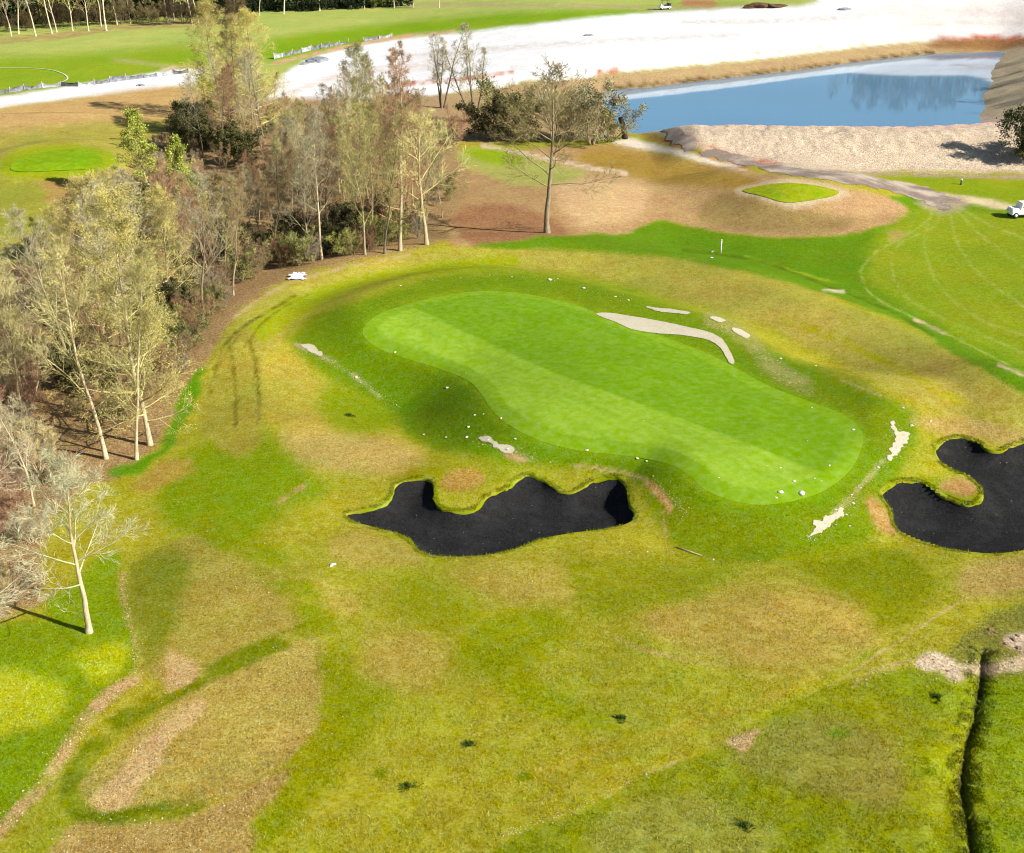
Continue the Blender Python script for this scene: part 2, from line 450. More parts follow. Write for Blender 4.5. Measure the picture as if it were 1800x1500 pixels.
# ------------------------------------------------------------------ what covers the ground (pixel outlines, seen colour in sun, edge softness, coarseness)
CHALK = (255, 253, 250); LITTER = (176, 144, 98)
COVER = [
    # far fields, left to right
    ('p', (182, 192, 98), 12, .35, [(-900, -60), (2700, -60), (2700, 150), (700, 150), (330, 140), (-900, 190)]),
    ('p', (140, 176, 62), 22, .35, [(-500, 118), (90, 97), (345, 78), (350, 125), (150, 158), (-500, 180)]),
    ('p', (128, 178, 42), 14, .35, [(470, 70), (700, 40), (900, 22), (1250, 8), (1310, 12), (1200, 28), (1000, 44), (860, 52), (690, 70), (480, 110)]),
    ('s', (178, 150, 100), 12, 6, .5, [(-200, 84), (60, 68), (140, 58), (210, 48), (300, 43), (420, 38)]),
    ('s', (170, 175, 95), 8, 6, .4, [(200, 105), (260, 112), (330, 125)]),
    ('s', (225, 195, 150), 12, 6, .4, [(290, 120), (330, 123), (360, 126)]),
    ('s', (186, 172, 120), 8, 5, .4, [(690, 8), (900, 9), (1080, 12), (1150, 15), (1310, 13)]),
    ('p', (196, 130, 95), 4, .4, [(1200, 2), (1255, 2), (1250, 10), (1205, 10)]),
    # chalk
    ('p', CHALK, 5, .10, [(470, 178), (495, 135), (560, 97), (690, 70), (860, 52), (1060, 29), (1300, 13), (1440, 4), (1500, -60), (2700, -60), (2700, 75),
                       (1800, 66), (1640, 70), (1500, 84), (1330, 103), (1180, 118), (1060, 128), (870, 150), (700, 178), (560, 180)]),
    ('s', (222, 178, 135), 7, 5, .4, [(480, 112), (560, 93), (690, 67), (800, 55)]),
    ('p', CHALK, 4, .10, [(-500, 225), (0, 170), (130, 151), (335, 120), (345, 138), (330, 151), (150, 172), (0, 190), (-500, 250)]),
    ('p', (236, 226, 218), 40, .2, [(1560, 5), (1900, 0), (1900, 60), (1660, 66), (1540, 60)]),
    ('s', (238, 226, 216), 14, 14, .4, [(500, 165), (620, 130), (800, 110)]), ('s', (236, 228, 222), 10, 10, .4, [(700, 100), (900, 84), (1100, 70), (1300, 62)]),
    ('s', (232, 222, 214), 7, 7, .4, [(900, 120), (1100, 96), (1300, 80), (1500, 62)]), ('s', (230, 220, 212), 8, 8, .4, [(1200, 40), (1400, 36), (1600, 24), (1800, 26)]), ('s', (224, 212, 204), 6, 6, .4, [(1560, 50), (1700, 40), (1820, 44)]),
    ('s', (226, 214, 206), 5, 6, .4, [(1600, 14), (1720, 18), (1820, 30)]), ('s', (225, 205, 185), 5, 4, .5, [(1180, 106), (1300, 96), (1420, 84), (1520, 76)]),
    # banks round the pond
    ('p', (184, 156, 112), 5, .9, [(870, 152), (1060, 130), (1180, 120), (1330, 105), (1500, 85), (1640, 72), (1800, 68), (2400, 60), (2400, 300), (1720, 230),
                               (1300, 222), (1080, 240), (800, 250), (640, 240), (640, 175), (760, 168)]),
    ('s', (205, 130, 100), 8, 5, .8, [(690, 150), (800, 140), (900, 128)]),
    ('s', CHALK, 12, 4, .3, [(850, 152), (905, 142)]),
    ('s', CHALK, 10, 3, .3, [(960, 140), (1045, 131)]),
    ('p', (150, 110, 70), 5, .8, [(1640, 72), (1720, 66), (1900, 66), (1900, 92), (1760, 92), (1640, 84)]),
    ('s', (196, 110, 90), 7, 4, .8, [(1640, 69), (1720, 66), (1800, 68), (1950, 70)]),
    ('s', (205, 120, 90), 8, 4, .8, [(1050, 127), (1085, 123)]),
    ('s', (104, 78, 46), 7, 4, .8, [(1060, 157), (1230, 140), (1430, 117), (1640, 92)]),
    ('p', (206, 186, 150), 5, .9, [(1745, 95), (1950, 70), (2400, 60), (2400, 215), (1800, 208), (1720, 222), (1715, 200), (1730, 170)]),
    ('p', (222, 200, 172), 6, 1.25, [(1110, 212), (1300, 200), (1700, 204), (1800, 208), (2400, 205), (2400, 320), (1800, 303), (1500, 303), (1390, 297), (1300, 285), (1230, 262)]),
    ('s', (236, 190, 178), 4, 3, .9, [(1200, 217), (1400, 220), (1560, 224), (1712, 221), (1800, 200)]),
    ('s', (186, 160, 130), 8, 4, .9, [(1440, 303), (1600, 308), (1800, 312), (2100, 316)]),
    ('s', (206, 146, 118), 11, 6, .9, [(1190, 232), (1240, 256), (1300, 278), (1370, 290)]),
    ('s', (200, 124, 98), 7, 4, .9, [(1130, 236), (1190, 256), (1250, 278), (1315, 298)]),
    ('p', (240, 226, 205), 5, .5, [(1080, 256), (1105, 244), (1160, 256), (1230, 276), (1310, 300), (1270, 300), (1180, 272)]),
    # left clearing
    ('p', (208, 170, 108), 14, .5, [(-500, 235), (0, 190), (330, 150), (345, 205), (210, 225), (0, 245), (-500, 300)]),
    ('p', (176, 166, 72), 22, .45, [(-500, 290), (0, 232), (220, 215), (330, 240), (260, 420), (0, 470), (-500, 480)]),
    ('p', (186, 152, 84), 18, .5, [(60, 315), (180, 300), (250, 330), (190, 380), (90, 370)]),
    ('p', (162, 162, 58), 16, .45, [(-60, 330), (60, 310), (75, 400), (-60, 410)]),
    ('p', (150, 172, 40), 10, .35, [(0, 305), (15, 270), (100, 252), (200, 268), (190, 305), (80, 315)]),
    # wood floor
    ('p', LITTER, 14, 1.1, [(-900, 480), (0, 470), (140, 410), (200, 330), (330, 190), (480, 175), (640, 178), (800, 250), (830, 330), (800, 410), (780, 424), (720, 440),
                         (560, 474), (480, 505), (410, 560), (380, 600), (345, 660), (300, 740), (262, 790), (200, 840), (120, 870), (60, 1000), (0, 1090), (-900, 1300)]),
    # brown rough round the far tee
    ('p', (190, 154, 104), 8, .6, [(790, 425), (815, 350), (840, 290), (930, 262), (1060, 256), (1110, 262), (1250, 292), (1420, 316), (1560, 346), (1594, 368),
                              (1584, 388), (1510, 408), (1420, 418), (1320, 415), (1220, 400), (1160, 387), (1125, 398), (1095, 413), (1010, 412), (900, 430), (830, 434)]),
    ('p', (172, 140, 62), 14, .5, [(1010, 275), (1080, 260), (1250, 295), (1330, 318), (1280, 330), (1130, 318), (1060, 300)]),
    ('p', (214, 178, 128), 22, .6, [(970, 325), (1060, 310), (1140, 330), (1120, 380), (1020, 395)]),
    ('p', (164, 138, 84), 14, .7, [(1260, 338), (1310, 342), (1370, 362), (1420, 372), (1500, 385), (1440, 410), (1330, 408), (1230, 390)]),
    ('p', (198, 160, 112), 10, .6, [(1480, 345), (1570, 352), (1588, 370), (1520, 382), (1460, 372)]),
    ('p', (170, 124, 86), 12, .8, [(800, 372), (900, 360), (1000, 405), (930, 422), (830, 432)]),
    ('p', (178, 180, 92), 12, .5, [(800, 275), (850, 256), (930, 272), (1010, 296), (1030, 306), (985, 322), (900, 325), (850, 305)]),
    ('p', (150, 180, 50), 10, .5, [(815, 268), (855, 258), (920, 276), (900, 292), (850, 285)]),
    ('s', (226, 200, 165), 9, 6, .6, [(850, 256), (930, 272), (1020, 292), (1100, 305)]),
    ('p', (212, 190, 150), 6, .5, [(1292, 335), (1340, 321), (1400, 317), (1480, 332), (1494, 345), (1425, 362), (1378, 364), (1330, 348)]),
    # bright field right of the wood
    ('p', (94, 150, 12), 5, .42, [(830, 434), (930, 420), (1010, 412), (1095, 413), (1125, 398), (1160, 387), (1220, 400), (1320, 415), (1420, 418), (1510, 408),
                               (1584, 388), (1596, 366), (1565, 346), (1640, 345), (1800, 366), (2600, 400), (2600, 1000), (1800, 690), (1600, 570), (1400, 505), (1240, 465), (1000, 445)]),
    ('p', (140, 164, 50), 22, .45, [(1560, 400), (1650, 360), (1800, 372), (2600, 400), (2600, 900), (1800, 640), (1650, 570), (1540, 510), (1520, 470)]),
    ('p', (142, 168, 40), 6, .4, [(1500, 308), (1700, 314), (1900, 322), (2600, 330), (2600, 400), (1800, 368), (1690, 345), (1600, 325)]),
    ('p', (232, 210, 165), 5, .4, [(1630, 340), (1690, 343), (1790, 362), (1780, 368), (1700, 358), (1650, 356)]),
    ('p', (186, 168, 136), 12, .6, [(1610, 350), (1650, 345), (1700, 352), (1690, 368), (1660, 374), (1630, 366)]),
    ('s', (164, 178, 76), 3.4, 4, .4, [(1640, 368), (1630, 388), (1590, 415), (1545, 440), (1517, 468), (1515, 490), (1540, 525), (1600, 555), (1700, 605), (1800, 655)]),
    ('s', (164, 178, 76), 3.4, 4, .4, [(1655, 370), (1640, 400), (1580, 430), (1568, 470), (1590, 520), (1660, 560), (1800, 620)]),
    ('s', (164, 178, 76), 3.4, 4, .4, [(1670, 368), (1680, 420), (1720, 480), (1800, 540)]),
    ('s', (164, 178, 76), 3.4, 4, .4, [(1680, 366), (1720, 410), (1800, 470)]),
    ('s', (164, 178, 76), 3.4, 4, .4, [(1685, 364), (1740, 395), (1830, 430)]),
    ('s', (164, 178, 76), 3.4, 4, .4, [(1640, 370), (1625, 430), (1650, 500), (1720, 560), (1800, 590)]),
    ('p', (178, 160, 80), 5, .5, [(1568, 408), (1590, 408), (1592, 418), (1570, 422)]),
    ('s', (150, 170, 40), 4, 3, .5, [(1310, 450), (1400, 478), (1470, 498)]),
    ('s', (84, 125, 18), 5, 4, .5, [(1200, 440), (1330, 458), (1420, 490), (1560, 545), (1640, 590)]),
    ('s', (205, 180, 140), 6, 4, .5, [(1608, 562), (1660, 585)]),
    ('s', (205, 180, 140), 5, 4, .5, [(1755, 640), (1800, 660)]),
    ('s', (214, 196, 160), 6, 3, .5, [(1448, 511), (1482, 513)]),
    # ridge behind the green
    ('p', (174, 166, 66), 12, .5, [(390, 640), (410, 575), (470, 520), (560, 486), (720, 452), (800, 443), (1000, 440), (1240, 463), (1420, 512), (1620, 590), (1800, 690), (2500, 1000), (2500, 1150),
                               (1800, 800), (1640, 720), (1500, 650), (1350, 575), (1150, 515), (960, 475), (800, 475), (620, 520), (500, 590), (440, 680)]),
    ('p', (150, 168, 30), 14, .45, [(420, 590), (480, 540), (600, 492), (800, 455), (900, 450), (900, 470), (700, 490), (560, 540), (470, 600)]),
    ('p', (182, 170, 72), 16, .5, [(1150, 478), (1300, 500), (1480, 560), (1640, 630), (1800, 720), (1800, 760), (1600, 670), (1400, 590), (1250, 530)]),
    ('s', (176, 172, 30), 16, 12, .45, [(1380, 560), (1500, 610), (1620, 670), (1740, 735), (1850, 790)]),
    ('s', (198, 172, 120), 6, 5, .5, [(410, 560), (480, 512), (560, 482), (720, 448)]),
    # lush ring round the green
    ('p', (108, 152, 14), 24, .45, [(500, 600), (560, 555), (680, 505), (800, 478), (960, 482), (1100, 505), (1250, 560), (1400, 635), (1540, 690), (1610, 740), (1570, 850), (1500, 935),
                                (1400, 960), (1230, 975), (1140, 900), (1110, 835), (900, 812), (760, 790), (650, 700), (560, 650)]),
    ('p', (102, 148, 12), 22, .5, [(600, 590), (700, 640), (780, 655), (840, 700), (880, 760), (800, 780), (720, 750), (640, 690)]),
    ('p', (120, 148, 30), 18, .5, [(1290, 600), (1400, 680), (1520, 705), (1600, 740), (1550, 800), (1500, 730), (1380, 690)]),
    ('p', (120, 146, 14), 20, .5, [(1150, 880), (1260, 900), (1400, 905), (1520, 850), (1560, 880), (1520, 950), (1400, 985), (1240, 985), (1170, 950)]),
    ('s', (122, 164, 26), 16, 12, .3, [tuple(p) for p in GREEN_PX[::5]] + [tuple(GREEN_PX[0])]),
    # straw-coloured ground on the left of the green
    ('p', (182, 166, 62), 30, .55, [(440, 650), (500, 620), (560, 665), (610, 720), (580, 770), (480, 750), (430, 710)]),
    ('p', (196, 172, 92), 30, .6, [(500, 760), (640, 762), (740, 795), (690, 830), (590, 830), (520, 810)]),
    ('p', (132, 156, 18), 26, .5, [(560, 690), (640, 690), (700, 740), (640, 765), (580, 750)]),
    ('p', (124, 156, 14), 34, .5, [(280, 850), (330, 790), (430, 750), (480, 770), (540, 830), (560, 870), (500, 900), (430, 965), (370, 950), (280, 910)]),
    ('p', (176, 150, 62), 16, .6, [(232, 850), (290, 815), (340, 810), (330, 830), (260, 865)]),
    ('p', (86, 156, 14), 10, .5, [(262, 800), (300, 745), (345, 650), (355, 660), (340, 720), (290, 790), (250, 830), (190, 835), (200, 820)]),
    ('p', (164, 154, 56), 18, .6, [(355, 745), (370, 640), (395, 590), (445, 585), (462, 700), (455, 790), (400, 800)]),
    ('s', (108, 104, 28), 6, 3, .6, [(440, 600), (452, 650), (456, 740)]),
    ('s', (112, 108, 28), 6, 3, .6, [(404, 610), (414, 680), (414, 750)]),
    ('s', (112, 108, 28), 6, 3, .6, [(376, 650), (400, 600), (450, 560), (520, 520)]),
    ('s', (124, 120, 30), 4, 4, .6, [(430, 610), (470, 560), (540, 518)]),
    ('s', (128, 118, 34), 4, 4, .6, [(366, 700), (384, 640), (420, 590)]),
    ('s', (190, 156, 96), 9, 6, .6, [(486, 888), (510, 868), (534, 855)]),
    ('p', (182, 160, 72), 20, .55, [(580, 950), (640, 930), (700, 960), (740, 990), (680, 1000), (600, 985)]),
    ('p', (150, 152, 28), 20, .5, [(690, 840), (760, 810), (840, 800), (900, 830), (860, 860), (760, 860)]),
    ('p', (176, 140, 66), 12, .7, [(778, 842), (800, 825), (840, 830), (848, 848), (815, 862), (785, 862)]),
    # foreground
    ('p', (184, 166, 70), 30, .6, [(470, 975), (560, 1005), (630, 1055), (600, 1080), (530, 1045)]),
    ('p', (184, 166, 70), 34, .6, [(640, 1125), (740, 1110), (800, 1160), (770, 1205), (660, 1205)]),
    ('p', (184, 168, 70), 34, .6, [(800, 1010), (920, 985), (1010, 1010), (1000, 1060), (880, 1055)]),
    ('p', (184, 162, 72), 46, .6, [(1130, 1080), (1250, 1040), (1420, 1035), (1550, 1080), (1530, 1160), (1380, 1180), (1200, 1150)]),
    ('p', (146, 156, 18), 30, .55, [(590, 1200), (680, 1220), (640, 1300), (560, 1400), (470, 1480), (420, 1500), (480, 1380), (550, 1280)]),
    ('p', (150, 158, 22), 30, .55, [(900, 1080), (1000, 1090), (960, 1160), (850, 1190), (800, 1130)]),
    ('p', (156, 160, 24), 40, .55, [(700, 1010), (800, 1050), (840, 1100), (760, 1110), (690, 1060)]),
    ('p', (150, 158, 22), 24, .55, [(880, 1170), (1000, 1225), (1080, 1270), (1060, 1290), (950, 1250), (870, 1200)]),
    ('p', (150, 155, 24), 30, .55, [(1000, 990), (1150, 985), (1300, 1000), (1200, 1050), (1050, 1080)]),
    ('p', (142, 152, 16), 30, .55, [(1380, 980), (1560, 960), (1640, 1030), (1580, 1110), (1500, 1060)]),
    ('p', (190, 150, 88), 14, .6, [(1525, 880), (1552, 880), (1572, 930), (1545, 935)]),
    ('p', (188, 162, 88), 20, .6, [(1600, 735), (1700, 735), (1800, 752), (1900, 790), (1760, 778), (1650, 762)]),
    ('p', (182, 156, 84), 26, .65, [(1690, 1000), (1800, 975), (2000, 980), (2000, 1060), (1800, 1045), (1700, 1050)]),
    ('p', (182, 140, 84), 12, .6, [(1650, 850), (1690, 838), (1715, 858), (1700, 874), (1668, 866)]),
    ('p', (128, 152, 12), 12, .45, [(1540, 870), (1640, 835), (1740, 880), (1690, 900), (1600, 870)]),
    ('p', (184, 142, 84), 10, .6, [(1655, 848), (1692, 838), (1712, 858), (1700, 870), (1668, 864)]),
    # plots at the lower left
    ('p', (128, 160, 22), 12, .55, [(-900, 1150), (0, 1100), (80, 1060), (190, 960), (212, 1010), (238, 1080), (244, 1175), (130, 1290), (60, 1380), (-40, 1490), (-900, 1900)]),
    ('p', (180, 192, 72), 26, .6, [(-40, 1180), (90, 1190), (110, 1240), (20, 1290), (-60, 1280)]),
    ('p', (178, 192, 60), 22, .6, [(140, 1150), (210, 1130), (220, 1180), (170, 1200)]),
    ('p', (170, 156, 66), 12, .7, [(235, 1000), (290, 965), (370, 943), (450, 975), (512, 1030), (545, 1092), (528, 1112), (420, 1155), (330, 1192), (280, 1205), (245, 1150)]),
    ('p', (136, 138, 34), 24, .65, [(225, 990), (310, 965), (340, 1010), (310, 1090), (262, 1180), (244, 1120)]),
    ('p', (182, 164, 78), 8, .75, [(552, 1122), (570, 1175), (562, 1250), (530, 1312), (470, 1365), (420, 1400), (330, 1420), (200, 1420), (140, 1402), (150, 1355), (230, 1290), (300, 1232), (400, 1175), (500, 1132)]),
    ('s', (116, 134, 14), 34, 14, .6, [(548, 1104), (450, 1145), (350, 1192), (260, 1238), (190, 1285), (150, 1335), (120, 1385), (135, 1422), (190, 1438), (270, 1430), (345, 1408)]),
    ('p', (204, 174, 110), 10, .8, [(298, 1148), (325, 1152), (336, 1188), (292, 1216), (286, 1180)]),
    ('p', (212, 182, 120), 10, .8, [(338, 1232), (354, 1245), (300, 1300), (255, 1375), (212, 1420), (162, 1414), (200, 1360), (262, 1290)]),
    ('p', (184, 156, 86), 12, .8, [(506, 1350), (492, 1382), (452, 1440), (400, 1530), (-60, 1700), (60, 1540), (100, 1480), (140, 1446), (220, 1450), (330, 1440), (420, 1402)]),
    ('s', (140, 152, 8), 60, 30, .5, [(340, 880), (400, 945), (470, 985), (530, 1045), (572, 1110), (590, 1170), (600, 1235)]),
    ('s', (206, 172, 116), 22, 10, .8, [(240, 1190), (185, 1228), (135, 1290), (78, 1375), (0, 1462), (-100, 1570)]),
    ('s', (180, 160, 84), 11, 8, .8, [(214, 1010), (222, 1070), (238, 1130), (243, 1180)]),
    # lower right: older turf, ditch, bare soil
    ('p', (142, 152, 40), 7, .6, [(700, 1640), (900, 1478), (1100, 1385), (1290, 1298), (1330, 1270), (1500, 1196), (1600, 1172), (1690, 1196), (1800, 1186), (2600, 1150), (2600, 1900), (700, 1900)]),
    ('p', (152, 146, 58), 30, .6, [(1280, 1330), (1420, 1260), (1560, 1300), (1580, 1420), (1440, 1400)]),
    ('p', (158, 160, 60), 30, .6, [(1050, 1440), (1200, 1400), (1360, 1450), (1300, 1560), (1080, 1560)]),
    ('p', (138, 160, 44), 10, .6, [(1735, 1190), (1800, 1178), (2600, 1150), (2600, 1900), (1740, 1640), (1728, 1500), (1712, 1400), (1722, 1300)]),
    ('s', (92, 92, 34), 16, 10, .9, [(1726, 1165), (1716, 1260), (1702, 1310), (1690, 1360), (1692, 1410), (1702, 1460), (1712, 1520)]),
    ('s', (164, 176, 62), 44, 26, .6, [(1690, 1210), (1668, 1300), (1645, 1400), (1640, 1520)]),
    ('s', (168, 172, 40), 10, 6, .55, [(850, 1430), (1000, 1370), (1200, 1310), (1400, 1225), (1530, 1150), (1660, 1080)]),
    ('s', (184, 170, 52), 14, 10, .55, [(900, 1375), (1050, 1320), (1250, 1262), (1420, 1200)]),
    ('s', (196, 168, 110), 7, 4, .7, [(1500, 1203), (1545, 1175), (1610, 1160)]),
    ('s', (190, 160, 100), 6, 4, .7, [(1060, 1110), (1130, 1140), (1200, 1160), (1280, 1172)]),
    ('s', (204, 178, 120), 4, 3, .6, [(1480, 1195), (1560, 1140), (1660, 1075), (1700, 1050)]),
    ('p', (138, 138, 54), 14, .9, [(1650, 1160), (1720, 1095), (1800, 1062), (2100, 1040), (2100, 1150), (1800, 1185), (1690, 1190)]),
    ('p', (232, 208, 178), 5, .9, [(1610, 1152), (1632, 1148), (1662, 1160), (1678, 1178), (1688, 1195), (1665, 1190), (1640, 1178), (1605, 1168)]),
    ('p', (212, 190, 150), 8, .9, [(1675, 1168), (1740, 1166), (1800, 1150), (1800, 1172), (1735, 1182), (1690, 1180)]),
    ('p', (220, 198, 170), 6, .9, [(1755, 1130), (1790, 1110), (1830, 1108), (1830, 1150), (1790, 1150)]),
    ('p', (206, 172, 122), 5, .8, [(1282, 1300), (1318, 1284), (1332, 1286), (1318, 1300), (1308, 1318)]),
    ('s', (205, 186, 140), 4, 4, .7, [(1140, 1360), (1160, 1352), (1185, 1342)]),
    ('p', (112, 140, 16), 7, .7, [(1620, 1287), (1632, 1280), (1644, 1288), (1632, 1296)]), ('p', (112, 140, 16), 7, .7, [(1608, 1361), (1620, 1354), (1634, 1362), (1620, 1370)]),
    ('p', (116, 146, 18), 9, .7, [(1452, 1290), (1474, 1280), (1498, 1290), (1474, 1298)]), ('p', (118, 142, 16), 8, .7, [(652, 1362), (665, 1354), (678, 1362), (665, 1370)]), ('p', (126, 148, 20), 9, .7, [(902, 1367), (915, 1358), (930, 1368), (915, 1376)]),
    # scars in the turf round the green
    ('p', (196, 150, 90), 5, .8, [(1132, 842), (1150, 850), (1170, 882), (1178, 900), (1170, 905), (1158, 892), (1142, 866)]),
    ('s', (202, 160, 100), 5, 4, .7, [(1168, 900), (1170, 945)]),
    ('s', (198, 172, 110), 5, 4, .7, [(1010, 820), (1060, 824), (1110, 834), (1135, 843)]),
    ('p', (200, 165, 110), 5, .7, [(880, 790), (905, 795), (928, 804), (918, 810), (895, 802)]),
    ('s', (165, 165, 85), 26, 18, .8, [(1250, 562), (1310, 592), (1350, 640), (1420, 680)]),
    ('s', (186, 178, 120), 6, 5, .8, [(520, 606), (570, 628), (628, 664), (670, 700)]),
    ('s', (190, 180, 120), 8, 7, .8, [(1440, 930), (1480, 890), (1510, 860), (1545, 820), (1575, 790)]),
    ('s', (180, 170, 100), 4, 3, .6, [(1478, 668), (1546, 695)]),
]

# ------------------------------------------------------------------ ground sheet
def spaced(a, b, d0, d1):
    out = [a]
    while out[-1] < b:
        t = (out[-1] - a) / (b - a)
        out.append(out[-1] + d0 + (d1 - d0) * t)
    return np.array(out)


ys = np.concatenate([24 - spaced(3, 1600, 3, 400)[::-1], spaced(22, 100, 0.10, 0.30), spaced(100.3, 165, 0.30, 0.65), spaced(166, 340, 0.8, 2.8), spaced(344, 5000, 8, 700)])
ys = np.unique(np.round(ys, 4)); ys = ys[np.concatenate([[True], np.diff(ys) > 0.05])]
xp = np.concatenate([spaced(0, 18, 0.13, 0.15), spaced(18.2, 46, 0.18, 0.28), spaced(46.4, 110, 0.4, 1.0), spaced(111.5, 260, 2, 6), spaced(268, 5000, 20, 800)])
xs = np.unique(np.concatenate([-xp[::-1], xp]))
GX, GY = np.meshgrid(xs, ys)
shp = GX.shape
gx = GX.ravel().copy(); gy = GY.ravel().copy()
bunkers_w = [GW(BUNKER_A_PX), GW(BUNKER_B_PX)]
hole = np.zeros(gx.shape, bool)
for P in bunkers_w:
    bb = (gx > P[:, 0].min() - 1) & (gx < P[:, 0].max() + 1) & (gy > P[:, 1].min() - 1) & (gy < P[:, 1].max() + 1)
    idx = np.nonzero(bb)[0]
    d, qx, qy = seg_dist(gx[idx], gy[idx], P, True, True)
    ins = inside(gx[idx], gy[idx], P)
    snap = d < 0.11
    gx[idx[snap]] = qx[snap]; gy[idx[snap]] = qy[snap]
    hole[idx] |= ins | snap
gz = height(gx, gy)
ppx, ppy = to_px(gx, gy, gz)
behind = gy < 16
wx = fbm(gx / 2.6, gy / 2.6, 4); wy = fbm(gx / 2.6 + 40, gy / 2.6 + 11, 4)
sc = np.clip(FPX / np.maximum(gy * CP + 12.5, 8), 3, 60)         # pixels per metre there
wx2 = fbm(gx / .8 + 9, gy / .8, 3); wy2 = fbm(gx / .8 + 31, gy / .8 + 7, 3)
px0, py0 = ppx + wx2 * .25 * sc, ppy + wy2 * .12 * sc
ppx = ppx + (wx * 1.0 + wx2 * .4) * sc; ppy = ppy + (wy * 0.45 + wy2 * .2) * sc
cov = np.empty((gx.size, 4))
cov[:, :3] = np.array(alb(170, 166, 44))[:3]; cov[:, 3] = .55
for item in COVER:
    kind, c = item[0], np.array(alb(*item[1]))[:3]
    if kind == 'p':
        soft, rg_, pts = item[2:]; soft = soft * (.7 if soft > 6 else 1)
        P = smooth_closed(pts, 3); pad = soft + 2
    else:
        wid, soft, rg_, pts = item[2:]
        P = smooth_open(pts, 4); pad = wid + soft + 2
    bb = (ppx > P[:, 0].min() - pad) & (ppx < P[:, 0].max() + pad) & (ppy > P[:, 1].min() - pad) & (ppy < P[:, 1].max() + pad) & ~behind
    idx = np.nonzero(bb)[0]
    if len(idx) == 0: continue
    if kind == 'p':
        d = sdf(ppx[idx], ppy[idx], P)
        a = sstep(0.5 - d / (2 * soft))
    else:
        d = seg_dist(px0[idx], py0[idx], P, False)
        a = sstep(1 - (d - wid / 2 + soft / 2) / soft)
        a = a * np.clip(0.75 + 2.2 * fbm(gx[idx] / 0.9, gy[idx] / 0.9, 3), 0.1, 1)
    a = a[:, None]
    cov[idx, :3] = cov[idx, :3] * (1 - a) + c * a
    cov[idx, 3] = cov[idx, 3] * (1 - a[:, 0]) + rg_ * a[:, 0]
# patchiness that follows no outline: greener and strawier drifts
drift = fbm(gx / 5.0 + 70, gy / 5.0, 5)[:, None]
drift2 = fbm(gx / 1.3 + 20, gy / 1.3 + 60, 4)[:, None]
isgrass = (cov[:, 1] > cov[:, 0] * 0.72)[:, None] & (cov[:, 2] < 0.35 * cov[:, 1])[:, None]
tint = np.array([[1.0 + 0.0, 1.0, 1.0]]) + np.clip(drift * 0.8 + drift2 * 0.4, -0.6, 0.6) * np.array([[0.5, 0.14, 0.4]])
cov[:, :3] = np.where(isgrass, cov[:, :3] * tint, cov[:, :3])
ny, nx = shp
ii = np.arange(ny * nx).reshape(ny, nx)
F = np.stack([ii[:-1, :-1], ii[:-1, 1:], ii[1:, 1:], ii[1:, :-1]], -1).reshape(-1, 4)
F = F[~hole[F].all(1)]
me = fast_mesh('ground', np.stack([gx, gy, gz], 1), F, MAT_GROUND, True)
ca = me.attributes.new('cover', 'FLOAT_COLOR', 'POINT')
ca.data.foreach_set('color', cov.astype(np.float32).ravel())
ground = bpy.data.objects.new('ground', me)
COL.objects.link(ground)
tag(ground, 'rolling golf course turf with straw coloured and bright green patches', 'ground', kind='structure')


# ------------------------------------------------------------------ sheets laid on the ground
def drape(name, P, lift, step, mat, zfun=height, edge_drop=0.0):
    """a sheet with outline P (world x, y) that follows the ground"""
    P = np.asarray(P, float)
    x0, y0 = P.min(0); x1, y1 = P.max(0)
    X, Y = np.meshgrid(np.arange(x0, x1, step), np.arange(y0, y1, step))
    X = (X + (np.arange(X.shape[0]) % 2)[:, None] * step * 0.5).ravel(); Y = Y.ravel()
    s = sdf(X, Y, P)
    k = s < -0.35 * step
    pts = np.vstack([P, np.stack([X[k], Y[k]], 1)])
    n = len(P)
    vs_, es_, fs_, *_ = delaunay_2d_cdt([Vector(p) for p in pts], [(i, (i + 1) % n) for i in range(n)], [], 1, 1e-5)
    V2 = np.array([(v.x, v.y) for v in vs_])
    z = zfun(V2[:, 0], V2[:, 1]) + lift
    o = mesh_obj(name, np.column_stack([V2, z]), fs_, mat, None, True)
    return o, V2


def rough_edge(P, amp, scale, n=6):
    P = smooth_closed(P, n)
    c = P.mean(0)
    nrm = np.roll(P, -1, 0) - np.roll(P, 1, 0)
    nrm = np.stack([nrm[:, 1], -nrm[:, 0]], 1) / (np.linalg.norm(nrm, axis=1)[:, None] + 1e-9)
    return P + nrm * (fbm(P[:, 0] / scale, P[:, 1] / scale, 4) * amp * 2)[:, None]


# putting green: two mown bands and a collar
green_w = GW(GREEN_PX)
gt = NT('mown_green')
hsv, v1, gr = grass_shader(gt, None)
a1 = gt.node('ShaderNodeAttribute', attribute_name='band').outputs['Fac']
a2 = gt.node('ShaderNodeAttribute', attribute_name='rim').outputs['Fac']
c = gt.mix(gt.maprange(a1, -0.15, 0.15, 0, 1), alb_raw(126, 167, 30), alb_raw(152, 188, 52))
jit = gt.math('MULTIPLY', gt.math('SUBTRACT', gt.noise(1.2, 4, 0.6, gt.geo()), 0.5), 0.5)
c = gt.mix(gt.maprange(gt.math('ADD', a2, jit), 0.9, 1.05, 0, 1), alb_raw(138, 176, 38), c)
stripe = gt.noise(3.0, 3, 0.5)
vr = gt.node('ShaderNodeVectorRotate', rotation_type='Z_AXIS'); vr.inputs['Angle'].default_value = math.radians(48.6)
gt.l.new(gt.geo(), vr.inputs['Vector'])
mpn = gt.node('ShaderNodeMapping'); mpn.inputs['Scale'].default_value = (0.12, 1.5, 1)
gt.l.new(vr.outputs[0], mpn.inputs['Vector'])
streak = gt.noise(1.0, 4, 0.6, mpn.outputs[0])
c = gt.mix(gt.maprange(streak, 0.42, 0.68, 0, 0.25), c, alb_raw(104, 156, 24))
